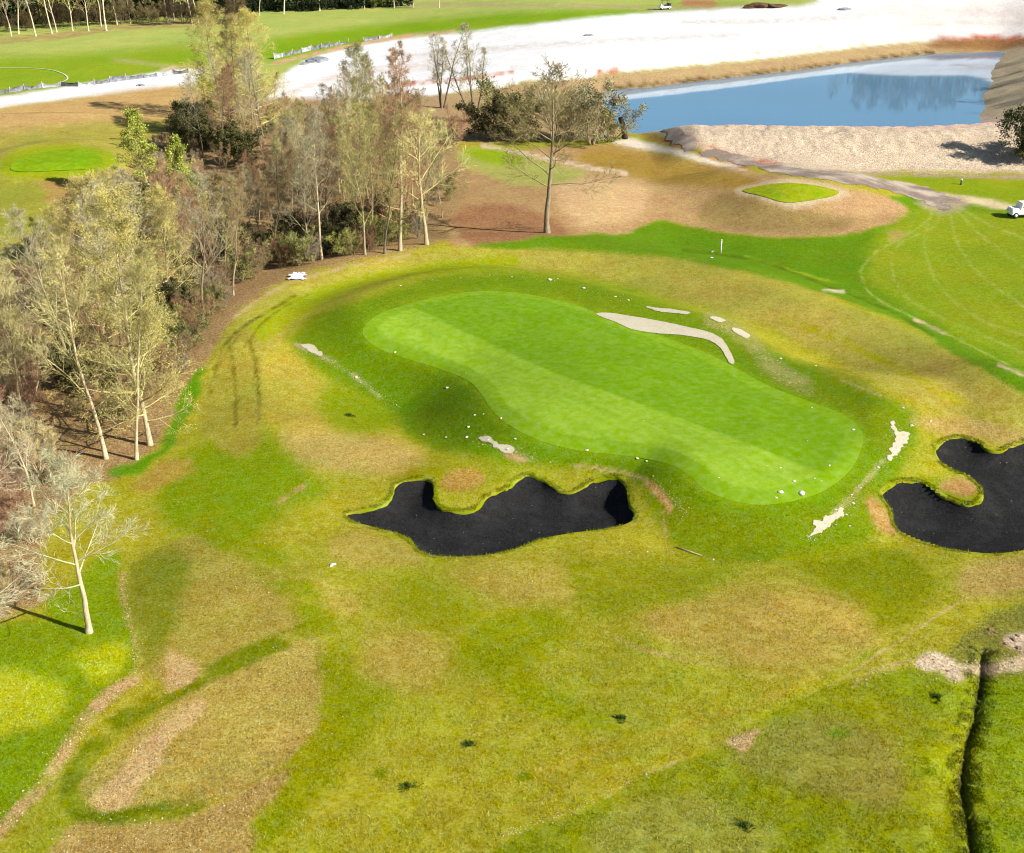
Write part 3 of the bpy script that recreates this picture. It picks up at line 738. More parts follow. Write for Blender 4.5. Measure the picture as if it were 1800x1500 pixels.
c = gt.mix(gt.maprange(gt.noise(0.5, 5, 0.65, gt.geo()), 0.5, 0.75, 0, 0.06), c, alb_raw(160, 186, 56))
gt.l.remove(hsv.inputs['Hue'].links[0]); hsv.inputs['Hue'].default_value = .5
gt.put(hsv.inputs['Color'], c)
gt.put(hsv.inputs['Value'], gt.math('MULTIPLY', v1, gt.maprange(gr, 0.3, 0.7, 0.92, 1.08)))
gt.color(hsv.outputs[0]); gt.bump(gr, 0.5, 0.03)
green, V2 = drape('putting_green', green_w, 0.010, 0.30, gt.m)
zz = height(V2[:, 0], V2[:, 1])
qx, qy = to_px(V2[:, 0], V2[:, 1], zz)
BAND = GW(smooth_open([(560, 470), (735, 545), (830, 590), (960, 650), (1130, 712), (1300, 775), (1420, 822), (1560, 880)], 4))
dband = seg_dist(V2[:, 0], V2[:, 1], BAND, False)
low = inside(V2[:, 0], V2[:, 1], np.vstack([BAND, [[BAND[-1][0], 10], [BAND[0][0] - 10, 10]]]))
at_ = green.data.attributes.new('band', 'FLOAT', 'POINT'); at_.data.foreach_set('value', np.where(low, dband, -dband).astype(np.float32))
at_ = green.data.attributes.new('rim', 'FLOAT', 'POINT'); at_.data.foreach_set('value', (-sdf(V2[:, 0], V2[:, 1], green_w)).astype(np.float32))
tag(green, 'smooth kidney shaped putting green mown in two bands', 'putting green', kind='structure')


def turf_mat(name, c, c2):
    t = NT(name)
    h, v, g = grass_shader(t, None)
    t.put(h.inputs['Color'], t.mix(t.maprange(t.noise(0.8, 4, 0.6, t.geo()), 0.4, 0.65, 0, 1), alb(*c), alb(*c2)))
    t.put(h.inputs['Value'], t.math('MULTIPLY', v, t.maprange(g, 0.3, 0.7, 0.8, 1.2)))
    t.color(h.outputs[0]); t.bump(g, 0.6, 0.04)
    return t.m


MAT_TEE = turf_mat('tee_turf', (134, 172, 34), (168, 178, 60))
o, _ = drape('tee', smooth_closed(GW(TEE_PX), 3), 0.05, 0.8, MAT_TEE)
tag(o, 'small rectangular green tee on a brown mound before the pond', 'tee', kind='structure')
o, _ = drape('tee', smooth_closed(GW(TEE_LEFT_PX), 4), 0.06, 1.2, turf_mat('tee_turf_bright', (118, 176, 22), (140, 184, 36)))
tag(o, 'bright green oval tee in the clearing left of the wood', 'tee', kind='structure')


# black bunkers: bed below the turf, grassy lip round it
def bed_material():
    t = NT('black_bunker_bed')
    n = t.noise(9, 5, 0.8, t.geo()); m = t.noise(1.1, 5, 0.65, t.geo())
    fl = []
    for sc_, th, lo in ((3.4, .10, .52), (7.0, .12, .46)):
        vor = t.node('ShaderNodeTexVoronoi'); vor.inputs['Scale'].default_value = sc_
        t.l.new(t.geo(), vor.inputs['Vector'])
        fl.append(t.math('MULTIPLY', t.maprange(vor.outputs['Distance'], th * .6, th, 1, 0), t.maprange(t.noise(.8 + sc_ * .1, 3, 0.6, t.geo()), lo, lo + .12, 0, 1)))
    c = t.mix(t.maprange(n, .3, .7, 0, 1), (0.006, 0.006, 0.006, 1), (0.028, 0.028, 0.028, 1))
    c = t.mix(t.maprange(m, 0.45, 0.75, 0, 0.6), c, (0.036, 0.036, 0.037, 1))
    c = t.mix(t.math('MULTIPLY', fl[1], .5), c, (0.14, 0.14, 0.14, 1))
    c = t.mix(fl[0], c, (0.34, 0.34, 0.33, 1))
    t.b.inputs['Specular IOR Level'].default_value = 0.0
    t.color(c); t.bump(n, 1.0, 0.06)
    t.b.inputs['Roughness'].default_value = 0.95
    return t.m


MAT_BED = bed_material()
MAT_LIP = turf_mat('bunker_lip_turf', (132, 154, 16), (172, 168, 60))
MAT_SOIL = simple_mat('bare_soil', alb(120, 96, 66), 0.35, 4.0, bump=0.6)


def bunker(P, label, depth):
    root = empty('bunker', (0, 0, 0))
    tag(root, label, 'bunker', 'black bunkers in front of the green')

    def zb(x, y):
        d = -sdf(x, y, P)
        face = depth * (1 - np.exp(-np.maximum(d, 0) / 0.40))
        return height(x, y) - 0.06 - face + 0.04 * fbm(x / 0.8, y / 0.8, 3)
    bed, _ = drape('bunker_bed', P, 0.0, 0.2, MAT_BED, zb)
    bed.parent = root
    nrm = np.roll(P, -1, 0) - np.roll(P, 1, 0)
    nrm = np.stack([nrm[:, 1], -nrm[:, 0]], 1) / np.linalg.norm(nrm, axis=1)[:, None]
    if inside(P[:1, 0] + nrm[:1, 0] * 0.05, P[:1, 1] + nrm[:1, 1] * 0.05, P)[0]: nrm = -nrm
    rings = []
    wob = fbm(P[:, 0] / 0.5, P[:, 1] / 0.5, 3)
    for off, dz in ((0.26, -0.05), (0.12, 0.004), (0.03, 0.010), (-0.03, -0.02), (-0.05, -0.16)):
        w_ = off + (0.10 * wob if off > 0.1 else 0.16 * wob)
        Q = P + nrm * np.reshape(w_, (-1, 1))
        rings.append(np.column_stack([Q, height(Q[:, 0], Q[:, 1]) + dz]))
    n = len(P); V = np.vstack(rings); fs = []
    for r in range(4):
        for i in range(n):
            j = (i + 1) % n
            fs.append((r * n + i, r * n + j, (r + 1) * n + j, (r + 1) * n + i))
    mesh_obj('turf_lip', V, fs, MAT_LIP, root, True)
    return root


bunker(bunkers_w[0], 'black bunker with three lobes in the middle, left of the other bunker', 0.55)
bunker(bunkers_w[1], 'black hooked bunker cut off by the right edge of the picture', 0.6)

# pond
wt = NT('pond_water')
mpn = wt.node('ShaderNodeMapping'); mpn.inputs['Scale'].default_value = (0.5, 1.6, 1)
wt.l.new(wt.geo(), mpn.inputs['Vector'])
wt.color(wt.mix(wt.noise(0.05, 3, 0.5, wt.geo()), (0.07, 0.185, 0.30, 1), (0.10, 0.23, 0.35, 1)))
wt.b.inputs['Roughness'].default_value = 0.04
wt.b.inputs['IOR'].default_value = 1.5
wt.b.inputs['Specular IOR Level'].default_value = 0.5
wt.bump(wt.noise(1.6, 3, 0.55, mpn.outputs[0]), 0.05, 0.02)
c0 = pond_w.mean(0)
pw = c0 + (pond_w - c0) * 1.08
nP = len(pw)
water = mesh_obj('pond', [(p[0], p[1], POND_Z) for p in pw], [tuple(range(nP))], wt.m)
tag(water, 'calm blue pond reflecting sky and far trees', 'pond', kind='structure')

# gravel track
tm = NT('track_gravel')
n1 = tm.noise(3.5, 5, 0.7, tm.geo()); n2 = tm.noise(0.35, 4, 0.6, tm.geo())
tm.color(tm.mix(tm.maprange(n2, 0.4, 0.62, 0, 1), tm.mix(n1, alb(112, 98, 88), alb(176, 158, 142)), tm.mix(n1, alb(176, 156, 138), alb(232, 214, 194))))
tm.bump(n1, 0.7, 0.05)
TRACK_L = [(1085, 222), (1135, 233), (1180, 249), (1230, 270), (1290, 288), (1360, 303), (1440, 315), (1510, 326), (1570, 338), (1612, 352), (1640, 362), (1662, 368)]
TRACK_R = [(1690, 352), (1668, 344), (1640, 333), (1590, 321), (1530, 311), (1460, 303), (1390, 294), (1320, 280), (1262, 262), (1212, 244), (1165, 228), (1110, 218)]
o, _ = drape('track', rough_edge(GW(TRACK_L + [(1668, 362), (1662, 355), (1676, 357)] + TRACK_R), 1.1, 0.8, 10), 0.03, 0.6, tm.m)
tag(o, 'grey gravel track curving from the pond to the field', 'track', kind='structure')

# pale sand on the turf
sm = NT('pale_sand')
n1 = sm.noise(6, 5, 0.7, sm.geo()); n2 = sm.noise(1.2, 4, 0.6, sm.geo())
sm.color(sm.mix(n2, sm.mix(n1, alb(186, 172, 130), alb(232, 222, 196)), sm.mix(n1, alb(214, 202, 170), alb(242, 234, 214))))
sm.bump(n1, 0.6, 0.04)
SAND = [
    ([(1048, 553), (1075, 551), (1120, 558), (1170, 567), (1215, 577), (1255, 588), (1276, 605), (1291, 637), (1282, 638), (1266, 612), (1243, 598), (1200, 590), (1150, 586), (1110, 579), (1080, 566)], 0.05, 'long curved strip of pale sand along the far edge of the green'),
    ([(1134, 539), (1160, 542), (1190, 546), (1211, 550), (1209, 553), (1180, 551), (1150, 546)], 0.1, 'thin pale sand streak above the long sand strip'),
    ([(1564, 743), (1574, 741), (1578, 758), (1597, 764), (1592, 784), (1578, 798), (1562, 810), (1566, 790), (1574, 772)], 0.22, 'ragged pale sand patch between the green and the right bunker'),
    ([(1420, 947), (1436, 930), (1428, 918), (1452, 912), (1478, 893), (1481, 903), (1462, 922), (1442, 934)], 0.22, 'forked pale sand scar below the right end of the green'),
    ([(840, 771), (856, 768), (876, 780), (900, 786), (898, 796), (880, 793), (860, 781)], 0.16, 'broken pale sand streak between the green and the left bunker'),
    ([(526, 607), (545, 606), (562, 618), (566, 626), (552, 622), (538, 614)], 0.12, 'pale sand streak in the turf left of the green'),
    ([(1285, 578), (1300, 580), (1318, 590), (1314, 595), (1296, 588)], 0.12, 'small pale sand fleck right of the long sand strip'),
    ([(1248, 560), (1262, 559), (1276, 565), (1266, 568)], 0.1, 'tiny pale sand fleck behind the long sand strip'),
]
for pts, amp_, lab in SAND:
    o, _ = drape('sand_patch', rough_edge(GW(pts), amp_ * (1 if amp_ < .08 else 1.2), 0.28, 12), 0.03, 0.25, sm.m)
    tag(o, lab, 'sand', kind='structure')

# white painted arc on the far field
pm = simple_mat('field_paint', alb(222, 228, 190), 0.1, 2.0)
arc = GW(smooth_open([(-120, 118), (-20, 120), (40, 120), (85, 123), (110, 130), (119, 138), (112, 144), (95, 149), (70, 153)], 6))
tn = np.gradient(arc, axis=0); tn /= np.linalg.norm(tn, axis=1)[:, None]
nn = np.stack([-tn[:, 1], tn[:, 0]], 1) * 0.13
aw = np.vstack([arc + nn, (arc - nn)[::-1]])
V = [(p[0], p[1], z + 0.07) for p, z in zip(aw, height(aw[:, 0], aw[:, 1]))]
na = len(arc)
o = mesh_obj('painted_line', V, [(i, i + 1, 2 * na - 2 - i, 2 * na - 1 - i) for i in range(na - 1)], pm)
tag(o, 'white painted arc on the far left playing field', 'painted line', kind='structure')

# ------------------------------------------------------------------ trees
def bark_material(name, c1, c2):
    t = NT(name)
    mp = t.node('ShaderNodeMapping'); mp.inputs['Scale'].default_value = (6, 6, 1.2)
    t.l.new(t.coord(), mp.inputs['Vector'])
    n = t.noise(1.5, 5, 0.65, mp.outputs[0])
    oi = t.node('ShaderNodeObjectInfo')
    c = t.mix(t.maprange(n, 0.35, 0.65, 0, 1), c1, c2)
    t.color(t.mix(1.0, c, oi.outputs['Color'], 'MULTIPLY'))
    t.bump(n, 0.7, 0.03)
    return t.m


def twig_material(name, var=0.35):
    """colour comes from the tree itself (object colour), uneven from limb to limb"""
    t = NT(name)
    oi = t.node('ShaderNodeObjectInfo')
    n = t.noise(0.9, 3, 0.6)
    hs = t.node('ShaderNodeHueSaturation')
    t.put(hs.inputs['Color'], oi.outputs['Color'])
    t.put(hs.inputs['Value'], t.maprange(n, 0.3, 0.7, 1 - var, 1 + var))
    t.put(hs.inputs['Hue'], t.maprange(t.noise(2.1, 2, 0.5), 0.3, 0.7, 0.485, 0.515))
    t.color(hs.outputs[0])
    return t.m


MAT_BARK = bark_material('bark', (0.30, 0.26, 0.20, 1), (0.56, 0.52, 0.44, 1))
MAT_TWIG = twig_material('twigs')
MAT_LEAF = twig_material('leaves', 0.45)


class Tubes:
    def __init__(self): self.V = []; self.F = []; self.n = 0

    def tube(self, pts, rad, k):
        pts = np.asarray(pts); m = len(pts)
        tg = np.gradient(pts, axis=0); tg /= np.linalg.norm(tg, axis=1)[:, None] + 1e-9
        ref = np.array([0.0, 0, 1]) if abs(tg[0][2]) < 0.85 else np.array([1.0, 0, 0])
        u = np.cross(tg, ref); u /= np.linalg.norm(u, axis=1)[:, None] + 1e-9
        v = np.cross(tg, u)
        a = np.arange(k) * 2 * math.pi / k
        ring = pts[:, None] + np.asarray(rad)[:, None, None] * (np.cos(a)[None, :, None] * u[:, None] + np.sin(a)[None, :, None] * v[:, None])
        self.V.append(ring.reshape(-1, 3))
        i = np.arange(m - 1)[:, None] * k; j = np.arange(k)[None]
        f = np.stack([i + j, i + (j + 1) % k, i + k + (j + 1) % k, i + k + j], -1).reshape(-1, 4) + self.n
        self.F.append(f[:, [0, 1, 2]]); self.F.append(f[:, [0, 2, 3]])
        self.n += m * k

    def blades(self, p, d, w, rng):
        """thin tapering twigs: p start, d vector, w width"""
        r = rng.normal(size=p.shape)
        s = np.cross(d, r); s /= np.linalg.norm(s, axis=1)[:, None] + 1e-9
        s = s * (w / 2)[:, None]
        mid = p + d * 0.5 + rng.normal(size=p.shape) * np.linalg.norm(d, axis=1)[:, None] * 0.07
        V = np.stack([p - s, p + s, mid - s * 0.75, mid + s * 0.75, p + d], 1).reshape(-1, 3)
        b = np.arange(len(p))[:, None] * 5 + self.n
        self.F.append(np.hstack([b, b + 1, b + 3])); self.F.append(np.hstack([b, b + 3, b + 2])); self.F.append(np.hstack([b + 2, b + 3, b + 4]))
        self.V.append(V); self.n += len(V)

    def leaves(self, p, size, rng):
        n = rng.normal(size=p.shape); n /= np.linalg.norm(n, axis=1)[:, None]
        r = rng.normal(size=p.shape); u = np.cross(n, r); u /= np.linalg.norm(u, axis=1)[:, None] + 1e-9
        v = np.cross(n, u)
        s = size[:, None]
        V = np.stack([p - u * s, p - v * s * .45, p + u * s, p + v * s * .45], 1).reshape(-1, 3)
        b = np.arange(len(p))[:, None] * 4 + self.n
        self.F.append(np.hstack([b, b + 1, b + 2])); self.F.append(np.hstack([b, b + 2, b + 3]))
        self.V.append(V); self.n += len(V)

    def mesh(self, name, mat, smooth=False):
        return fast_mesh(name, np.vstack(self.V), np.vstack(self.F), mat, smooth)


def unit(v): return v / (np.linalg.norm(v) + 1e-9)


def turn(d, ang, rng):
    r = rng.normal(size=3)
    s = unit(np.cross(d, r))
    return unit(d * math.cos(ang) + s * math.sin(ang))


def limb(start, d, L, n, rng, up=0.0, wob=0.12):
    pts = [np.array(start, float)]; d = np.array(d, float)
    for i in range(n):
        d = unit(d + rng.normal(size=3) * wob + np.array([0, 0, up]))
        pts.append(pts[-1] + d * (L / n))
    return np.array(pts)


def along(pts, t):
    x = t * (len(pts) - 1); i = min(int(x), len(pts) - 2); f = x - i
    return pts[i] * (1 - f) + pts[i + 1] * f, unit(pts[i + 1] - pts[i])


def grow(seed, H, clear=.3, n1=14, n2=7, n3=8, n4=7, ang=(55, 25), prof=None, up=.10, r0=None, wob=.05, lean=.0, stems=1, spread=.0,
         tw=.028, tl=.55, leaf=0, leaf_size=.10, leaf_spread=.25, blade_len=.5, top_r=.012, droop=0.0):
    """trunk mesh and crown mesh of one tree with base at the origin"""
    rng = np.random.default_rng(seed)
    T = Tubes(); C = Tubes(); LV = Tubes()
    r0 = r0 or H * 0.0125
    prof = prof or (lambda t: 0.34 * (1 - t) ** 0.8 + 0.05)
    bp, bd, bw, tips = [], [], [], []
    golden = 2.39996
    for s in range(stems):
        az0 = s * 2 * math.pi / max(stems, 1) + rng.random() * 1.2
        sp = spread * (0.5 + rng.random()) if stems > 1 else lean
        d0 = unit(np.array([math.cos(az0) * sp, math.sin(az0) * sp, 1.0]))
        Hs = H * (1.0 if s == 0 else 0.72 + 0.26 * rng.random())
        rs = r0 * (1.0 if stems == 1 else 0.72)
        base = np.array([math.cos(az0), math.sin(az0), 0]) * (0.0 if stems == 1 else rs * 1.2)
        base[2] = -0.25
        tr = limb(base, d0, Hs, 12, rng, 0.03, wob)
        tt = np.linspace(0, 1, len(tr))
        rad = np.maximum(rs * (1 - tt) ** 0.85, top_r)
        rad[0] *= 1.45; rad[1] *= 1.05
        T.tube(tr, rad, 8 if stems == 1 else 6)
        n1s = max(3, int(n1 / stems * (1.25 if stems > 1 else 1)))
        for i in range(n1s):
            t = clear + (0.985 - clear) * ((i + rng.random() * 0.8) / n1s) ** 0.9
            p, d = along(tr, t)
            a = math.radians(ang[0] + (ang[1] - ang[0]) * (t - clear) / (1 - clear)) * rng.uniform(.8, 1.2)
            az = az0 + i * golden + rng.normal() * .35
            out = np.array([math.cos(az), math.sin(az), 0])
            dd = unit(d * math.cos(a) + out * math.sin(a) + np.array([0, 0, -droop]))
            L1 = Hs * prof((t - clear) / (1 - clear)) * rng.uniform(.7, 1.2)
            b1 = limb(p, dd, L1, 6, rng, up, .10)
            r1 = max(min(rs * (1 - t) ** .85 * 0.5, 0.075), .014) * (0.5 + 0.5 * min(1, L1 / 3))
            C.tube(b1, np.linspace(r1, .008, 7), 4)
            for j in range(n2):
                t2 = .22 + .78 * (j + rng.random()) / n2
                p2, d2 = along(b1, min(t2, .999))
                L2 = L1 * (.55 - .33 * t2) * rng.uniform(.7, 1.3)
                b2 = limb(p2, turn(d2, math.radians(rng.uniform(28, 62)), rng), L2, 4, rng, up * 1.1, .14)
                C.tube(b2, np.linspace(max(r1 * .24, .007), .004, 5), 3)
                for k in range(n3):
                    t3 = .15 + .85 * (k + rng.random()) / n3
                    p3, d3 = along(b2, min(t3, .999))
                    L3 = max(L2 * (.55 - .25 * t3), .22 * tl) * rng.uniform(.7, 1.3)
                    d3 = turn(d3, math.radians(rng.uniform(25, 60)), rng) + np.array([0, 0, up * 1.4])
                    e = unit(d3) * L3
                    bp.append(p3); bd.append(e); bw.append(tw)
                    m = n4
                    q = p3 + e * rng.uniform(.2, 1.0, (m, 1))
                    dv = unit(d3) + rng.normal(size=(m, 3)) * .34 + np.array([0, 0, up])
                    dv /= np.linalg.norm(dv, axis=1)[:, None]
                    dv *= (rng.uniform(.5, 1.4, (m, 1)) * blade_len * tl)
                    bp.extend(q); bd.extend(dv); bw.extend([tw * .62] * m)
                    tips.append(p3 + e)
    bp = np.array(bp); bd = np.array(bd); bw = np.array(bw) * rng.uniform(.6, 1.3, len(bp))
    C.blades(bp, bd, bw, rng)
    trunk = T.mesh('trunk', MAT_BARK, True)
    crown = C.mesh('crown', MAT_TWIG)
    fol = None
    if leaf:
        k = rng.integers(0, len(bp), leaf)
        q = bp[k] + bd[k] * rng.random((leaf, 1)) + rng.normal(size=(leaf, 3)) * leaf_spread * .4
        LV.leaves(q, leaf_size * rng.uniform(.5, 1.3, leaf), rng)
        fol = LV.mesh('foliage', MAT_LEAF)
    return trunk, crown, fol, H


PROTO = {
    'forest': [grow(100 + i, 16, clear=.30, n1=18, n2=9, n3=8, n4=7, ang=(50, 24), up=.09, r0=.15, lean=.03, tw=.021,
                    prof=lambda t: .27 * (1 - t) ** .7 + .05) for i in range(3)],
    'fine': [grow(120 + i, 15, clear=.22, n1=20, n2=9, n3=8, n4=7, ang=(44, 18), up=.11, r0=.12, lean=.03, tw=.020,
                  prof=lambda t: .22 * (1 - t) ** .6 + .06) for i in range(2)],
    'broad': [grow(140 + i, 16, clear=.28, n1=20, n2=10, n3=10, n4=9, ang=(70, 30), up=.055, r0=.26, tw=.024,
                   prof=lambda t: .34 * math.sin(math.pi * min(1, t * .80 + .2)) ** .8 + .06) for i in range(2)],
    'vase': [grow(160 + i, 17, clear=.28, n1=26, n2=9, n3=8, n4=7, ang=(34, 16), up=.08, r0=.26, stems=4, spread=.13,
                  prof=lambda t: .22 * (1 - t) ** .5 + .05) for i in range(2)],
    'larch': [grow(180 + i, 19, clear=.14, n1=44, n2=7, n3=6, n4=6, ang=(82, 52), up=.045, r0=.17, tw=.024, droop=.12,
                   prof=lambda t: .17 * (1 - t) ** .75 + .02, leaf=11000, leaf_size=.038) for i in range(3)],
    'biglarch': [grow(190 + i, 19, clear=.10, n1=60, n2=8, n3=6, n4=5, ang=(80, 45), up=.05, r0=.19, tw=.018, droop=.08,
                   prof=lambda t: .24 * (1 - t) ** .6 + .04, leaf=24000, leaf_size=.062, leaf_spread=.4) for i in range(2)],
    'pale': [grow(200, 9.5, clear=.32, n1=16, n2=10, n3=9, n4=6, ang=(66, 24), up=.07, r0=.15, tw=.020, tl=.6,
                  prof=lambda t: .42 * (1 - t) ** .55 + .08)],
    'leafing': [grow(220 + i, 11, clear=.15, n1=20, n2=7, n3=7, n4=4, ang=(55, 22), up=.10, r0=.13,
                     prof=lambda t: .24 * (1 - t) ** .65 + .05, leaf=6500, leaf_size=.12, leaf_spread=.4) for i in range(2)],
    'shrub': [grow(240 + i, 4.5, clear=.12, n1=28, n2=7, n3=6, n4=6, ang=(42, 18), up=.12, r0=.06, stems=7, spread=.5, tw=.022, tl=.6,
                   prof=lambda t: .34 * (1 - t) ** .4 + .10) for i in range(3)],
    'greenshrub': [grow(260 + i, 4.0, clear=.10, n1=22, n2=6, n3=6, n4=4, ang=(50, 20), up=.09, r0=.07, stems=6, spread=.5,
                        prof=lambda t: .34 * (1 - t) ** .4 + .10, leaf=3600, leaf_size=.08, leaf_spread=.4) for i in range(2)],
    'evergreen': [grow(280 + i, 6.0, clear=.08, n1=30, n2=7, n3=6, n4=3, ang=(62, 25), up=.06, r0=.12, stems=4, spread=.42,
                       prof=lambda t: .36 * (1 - t) ** .35 + .14, leaf=10000, leaf_size=.16, leaf_spread=.5) for i in range(2)],
    'conifer': [grow(300 + i, 17, clear=.05, n1=52, n2=6, n3=5, n4=2, ang=(86, 60), up=.0, r0=.24, droop=.22,
                     prof=lambda t: .24 * (1 - t) ** .8 + .03, leaf=11000, leaf_size=.26, leaf_spread=.6) for i in range(2)],
}
_count = {}


def plant(kind, name, base, H, bark, twig, leafc, label, cat, group=None, rz=None, wide=1.0, rng=random):
    v = _count.get(kind, 0); _count[kind] = v + 1
    tr, cr, fo, H0 = PROTO[kind][v % len(PROTO[kind])]
    s = H / H0
    root = bpy.data.objects.new(name, None); COL.objects.link(root)
    root.empty_display_size = .3
    root.location = base
    root.rotation_euler = (rng.uniform(-.03, .03), rng.uniform(-.03, .03), rng.uniform(0, 6.28) if rz is None else rz)
    root.scale = (s * wide, s * wide, s)
    for nm, me_, c_ in (('trunk', tr, bark), ('crown', cr, twig), ('foliage', fo, leafc)):
        if me_ is None: continue
        o = bpy.data.objects.new(nm, me_); COL.objects.link(o)
        o.parent = root
        j = rng.uniform(.85, 1.15)
        o.color = (c_[0] * j, c_[1] * j, c_[2] * j, 1)
    tag(root, label, cat, group)
    return root


def height_for(base, py_top):
    """height of an upright thing standing at base whose top shows at image row py_top"""
    lo, hi = 0.2, 40.0
    for _ in range(40):
        m = (lo + hi) / 2
        if to_px(base.x, base.y, base.z + m)[1] > py_top: lo = m
        else: hi = m
    return lo


def plant_px(kind, name, px, py, top, *a, **k):
    b = gp(px, py)
    return plant(kind, name, b, height_for(b, top), *a, **k)


# colours: bark tint, twig colour, leaf colour (reflectance)
GREY = (.85, .78, .60); DARKB = (.42, .38, .30); PALE = (1.15, 1.03, .78); BROWNB = (.7, .58, .42)
TW_OLIVE = (.40, .36, .14); TW_BROWN = (.34, .24, .12); TW_RED = (.34, .20, .12); TW_GREY = (.38, .34, .21); TW_PALE = (.54, .49, .30); TW_STRAW = (.54, .48, .20)
LF_LARCH = (.44, .37, .10); LF_LIME = (.34, .38, .06); LF_DARK = (.055, .066, .026); LF_OLIVE = (.12, .13, .035); LF_SPRUCE = (.022, .034, .016)

# trees that can be picked out one by one: kind, base pixel, row of the top, tints, label
SINGLE = [
    ('pale', 'bare_tree', 157, 1112, 835, PALE, (.44, .42, .25), None, 'small pale barked bare tree standing alone on grass at lower left', 'tree'),
    ('broad', 'bare_tree', 962, 410, 132, (.62, .55, .42), (.26, .21, .10), None, 'bare spreading tree standing alone between the green and the pond', 'tree'),
    ('forest', 'bare_tree', 187, 806, 415, PALE, TW_STRAW, None, 'leftmost of three pale trunks at the near corner of the wood', 'tree'),
    ('fine', 'bare_tree', 240, 808, 430, PALE, TW_OLIVE, None, 'middle of three pale trunks at the near corner of the wood', 'tree'),
    ('biglarch', 'larch_tree', 264, 782, 335, PALE, TW_STRAW, LF_LARCH, 'tall yellowish larch, rightmost of three pale trunks at the near wood corner', 'tree'),
    ('biglarch', 'larch_tree', 190, 640, 310, GREY, TW_STRAW, LF_LARCH, 'straw coloured larch behind the three pale trunks of the near corner', 'tree'),
    ('biglarch', 'larch_tree', 300, 560, 330, GREY, TW_STRAW, LF_LARCH, 'straw coloured larch at the wood edge above the wheel tracks', 'tree'),
    ('biglarch', 'larch_tree', 120, 560, 360, GREY, TW_OLIVE, LF_LARCH, 'dull yellow larch in the left part of the wood', 'tree'),
    ('leafing', 'leafing_tree', 262, 345, 198, GREY, TW_OLIVE, LF_LIME, 'lime green leafing tree beside the left clearing', 'tree'),
    ('leafing', 'leafing_tree', 318, 400, 245, PALE, TW_OLIVE, LF_LIME, 'lime green leafing tree in front of the one beside the clearing', 'tree'),
    ('leafing', 'leafing_tree', 360, 440, 300, PALE, TW_STRAW, LF_LIME, 'pale stemmed leafing tree in the middle of the wood', 'tree'),
    ('biglarch', 'larch_tree', 462, 245, 18, DARKB, TW_STRAW, LF_LARCH, 'tallest dark stemmed larch at the back of the wood', 'tree'),
    ('biglarch', 'larch_tree', 424, 236, 28, DARKB, TW_BROWN, (.30, .25, .08), 'browner larch between the two tallest larches at the back', 'tree'),
    ('biglarch', 'larch_tree', 205, 470, 300, GREY, TW_OLIVE, LF_LARCH, 'yellow green larch in front of the lime leafing trees', 'tree'),
    ('biglarch', 'larch_tree', 388, 205, 4, GREY, TW_STRAW, LF_LARCH, 'pale stemmed larch left of the tallest larch at the back', 'tree'),
    ('vase', 'bare_tree', 832, 215, 42, DARKB, TW_GREY, None, 'dark multi stemmed bare tree before the chalk, right of its twin', 'tree'),
    ('vase', 'bare_tree', 778, 190, 42, DARKB, TW_GREY, None, 'dark multi stemmed bare tree before the chalk, left of its twin', 'tree'),
    ('forest', 'bare_tree', 566, 457, 205, PALE, TW_GREY, None, 'thick pale trunk bare tree at the wood edge beside the white sheet', 'tree'),
    ('fine', 'bare_tree', 545, 456, 230, GREY, TW_GREY, None, 'thin bare tree just left of the thick pale trunk', 'tree'),
    ('larch', 'larch_tree', 703, 441, 70, GREY, TW_RED, (.30, .20, .09), 'tall slim reddish larch at the wood edge', 'tree'),
    ('broad', 'bare_tree', 750, 430, 205, PALE, TW_STRAW, None, 'pale forked bare tree, last trunk at the right end of the wood', 'tree'),
    ('forest', 'bare_tree', 738, 400, 150, DARKB, TW_BROWN, None, 'dark trunk bare tree behind the pale forked one', 'tree'),
    ('fine', 'bare_tree', 676, 446, 190, DARKB, TW_OLIVE, None, 'bare tree left of the slim reddish larch', 'tree'),
    ('fine', 'bare_tree', 642, 448, 210, GREY, TW_OLIVE, None, 'slender bare tree midway along the right wood edge', 'tree'),
    ('biglarch', 'leafing_tree', 632, 330, 78, GREY, TW_OLIVE, (.20, .20, .05), 'olive green topped tree in front of the chalk field', 'tree'),
    ('larch', 'larch_tree', 700, 330, 85, DARKB, TW_RED, (.28, .17, .08), 'thin topped reddish larch beside the olive green tree', 'tree'),
    ('fine', 'bare_tree', 410, 520, 300, GREY, TW_BROWN, None, 'bare brown tree at the wood edge left of the white sheet', 'tree'),
    ('fine', 'bare_tree', 352, 420, 305, PALE, TW_BROWN, None, 'white stemmed bare tree in the middle of the wood', 'tree'),
    ('forest', 'bare_tree', 40, 700, 440, PALE, (.46, .40, .24), None, 'pale bare tree by the left edge of the picture, behind the near corner', 'tree'),
    ('pale', 'bare_tree', -30, 1010, 700, PALE, (.44, .37, .24), None, 'pale bare tree leaning in from the left edge above the lone small tree', 'tree'),
    ('pale', 'bare_tree', -48, 1200, 930, PALE, (.46, .42, .27), None, 'pale bare tree whose branches reach in at the lower left edge', 'tree'),
    ('fine', 'bare_tree', -20, 860, 620, PALE, TW_RED, None, 'reddish twigged bare tree at the left edge', 'tree'),
    ('fine', 'bare_tree', 60, 890, 640, PALE, (.46, .40, .24), None, 'pale twigged bare tree left of the three pale trunks', 'tree'),
]
WIDE = {(962, 410): 1.12, (462, 245): 1.15, (388, 205): 1.3, (157, 1112): 1.15, (-48, 1200): 1.35, (-30, 1010): 1.3, (832, 215): 1.25, (778, 190): 1.25, (632, 330): .9, (262, 345): 1.25}
for kd, nm, px_, py_, top_, bk, tw_, lf_, lab, cat in SINGLE:
    plant_px(kd, nm, px_, py_, top_, bk, tw_, lf_ or LF_LARCH, lab, cat, wide=WIDE.get((px_, py_), 1.0))

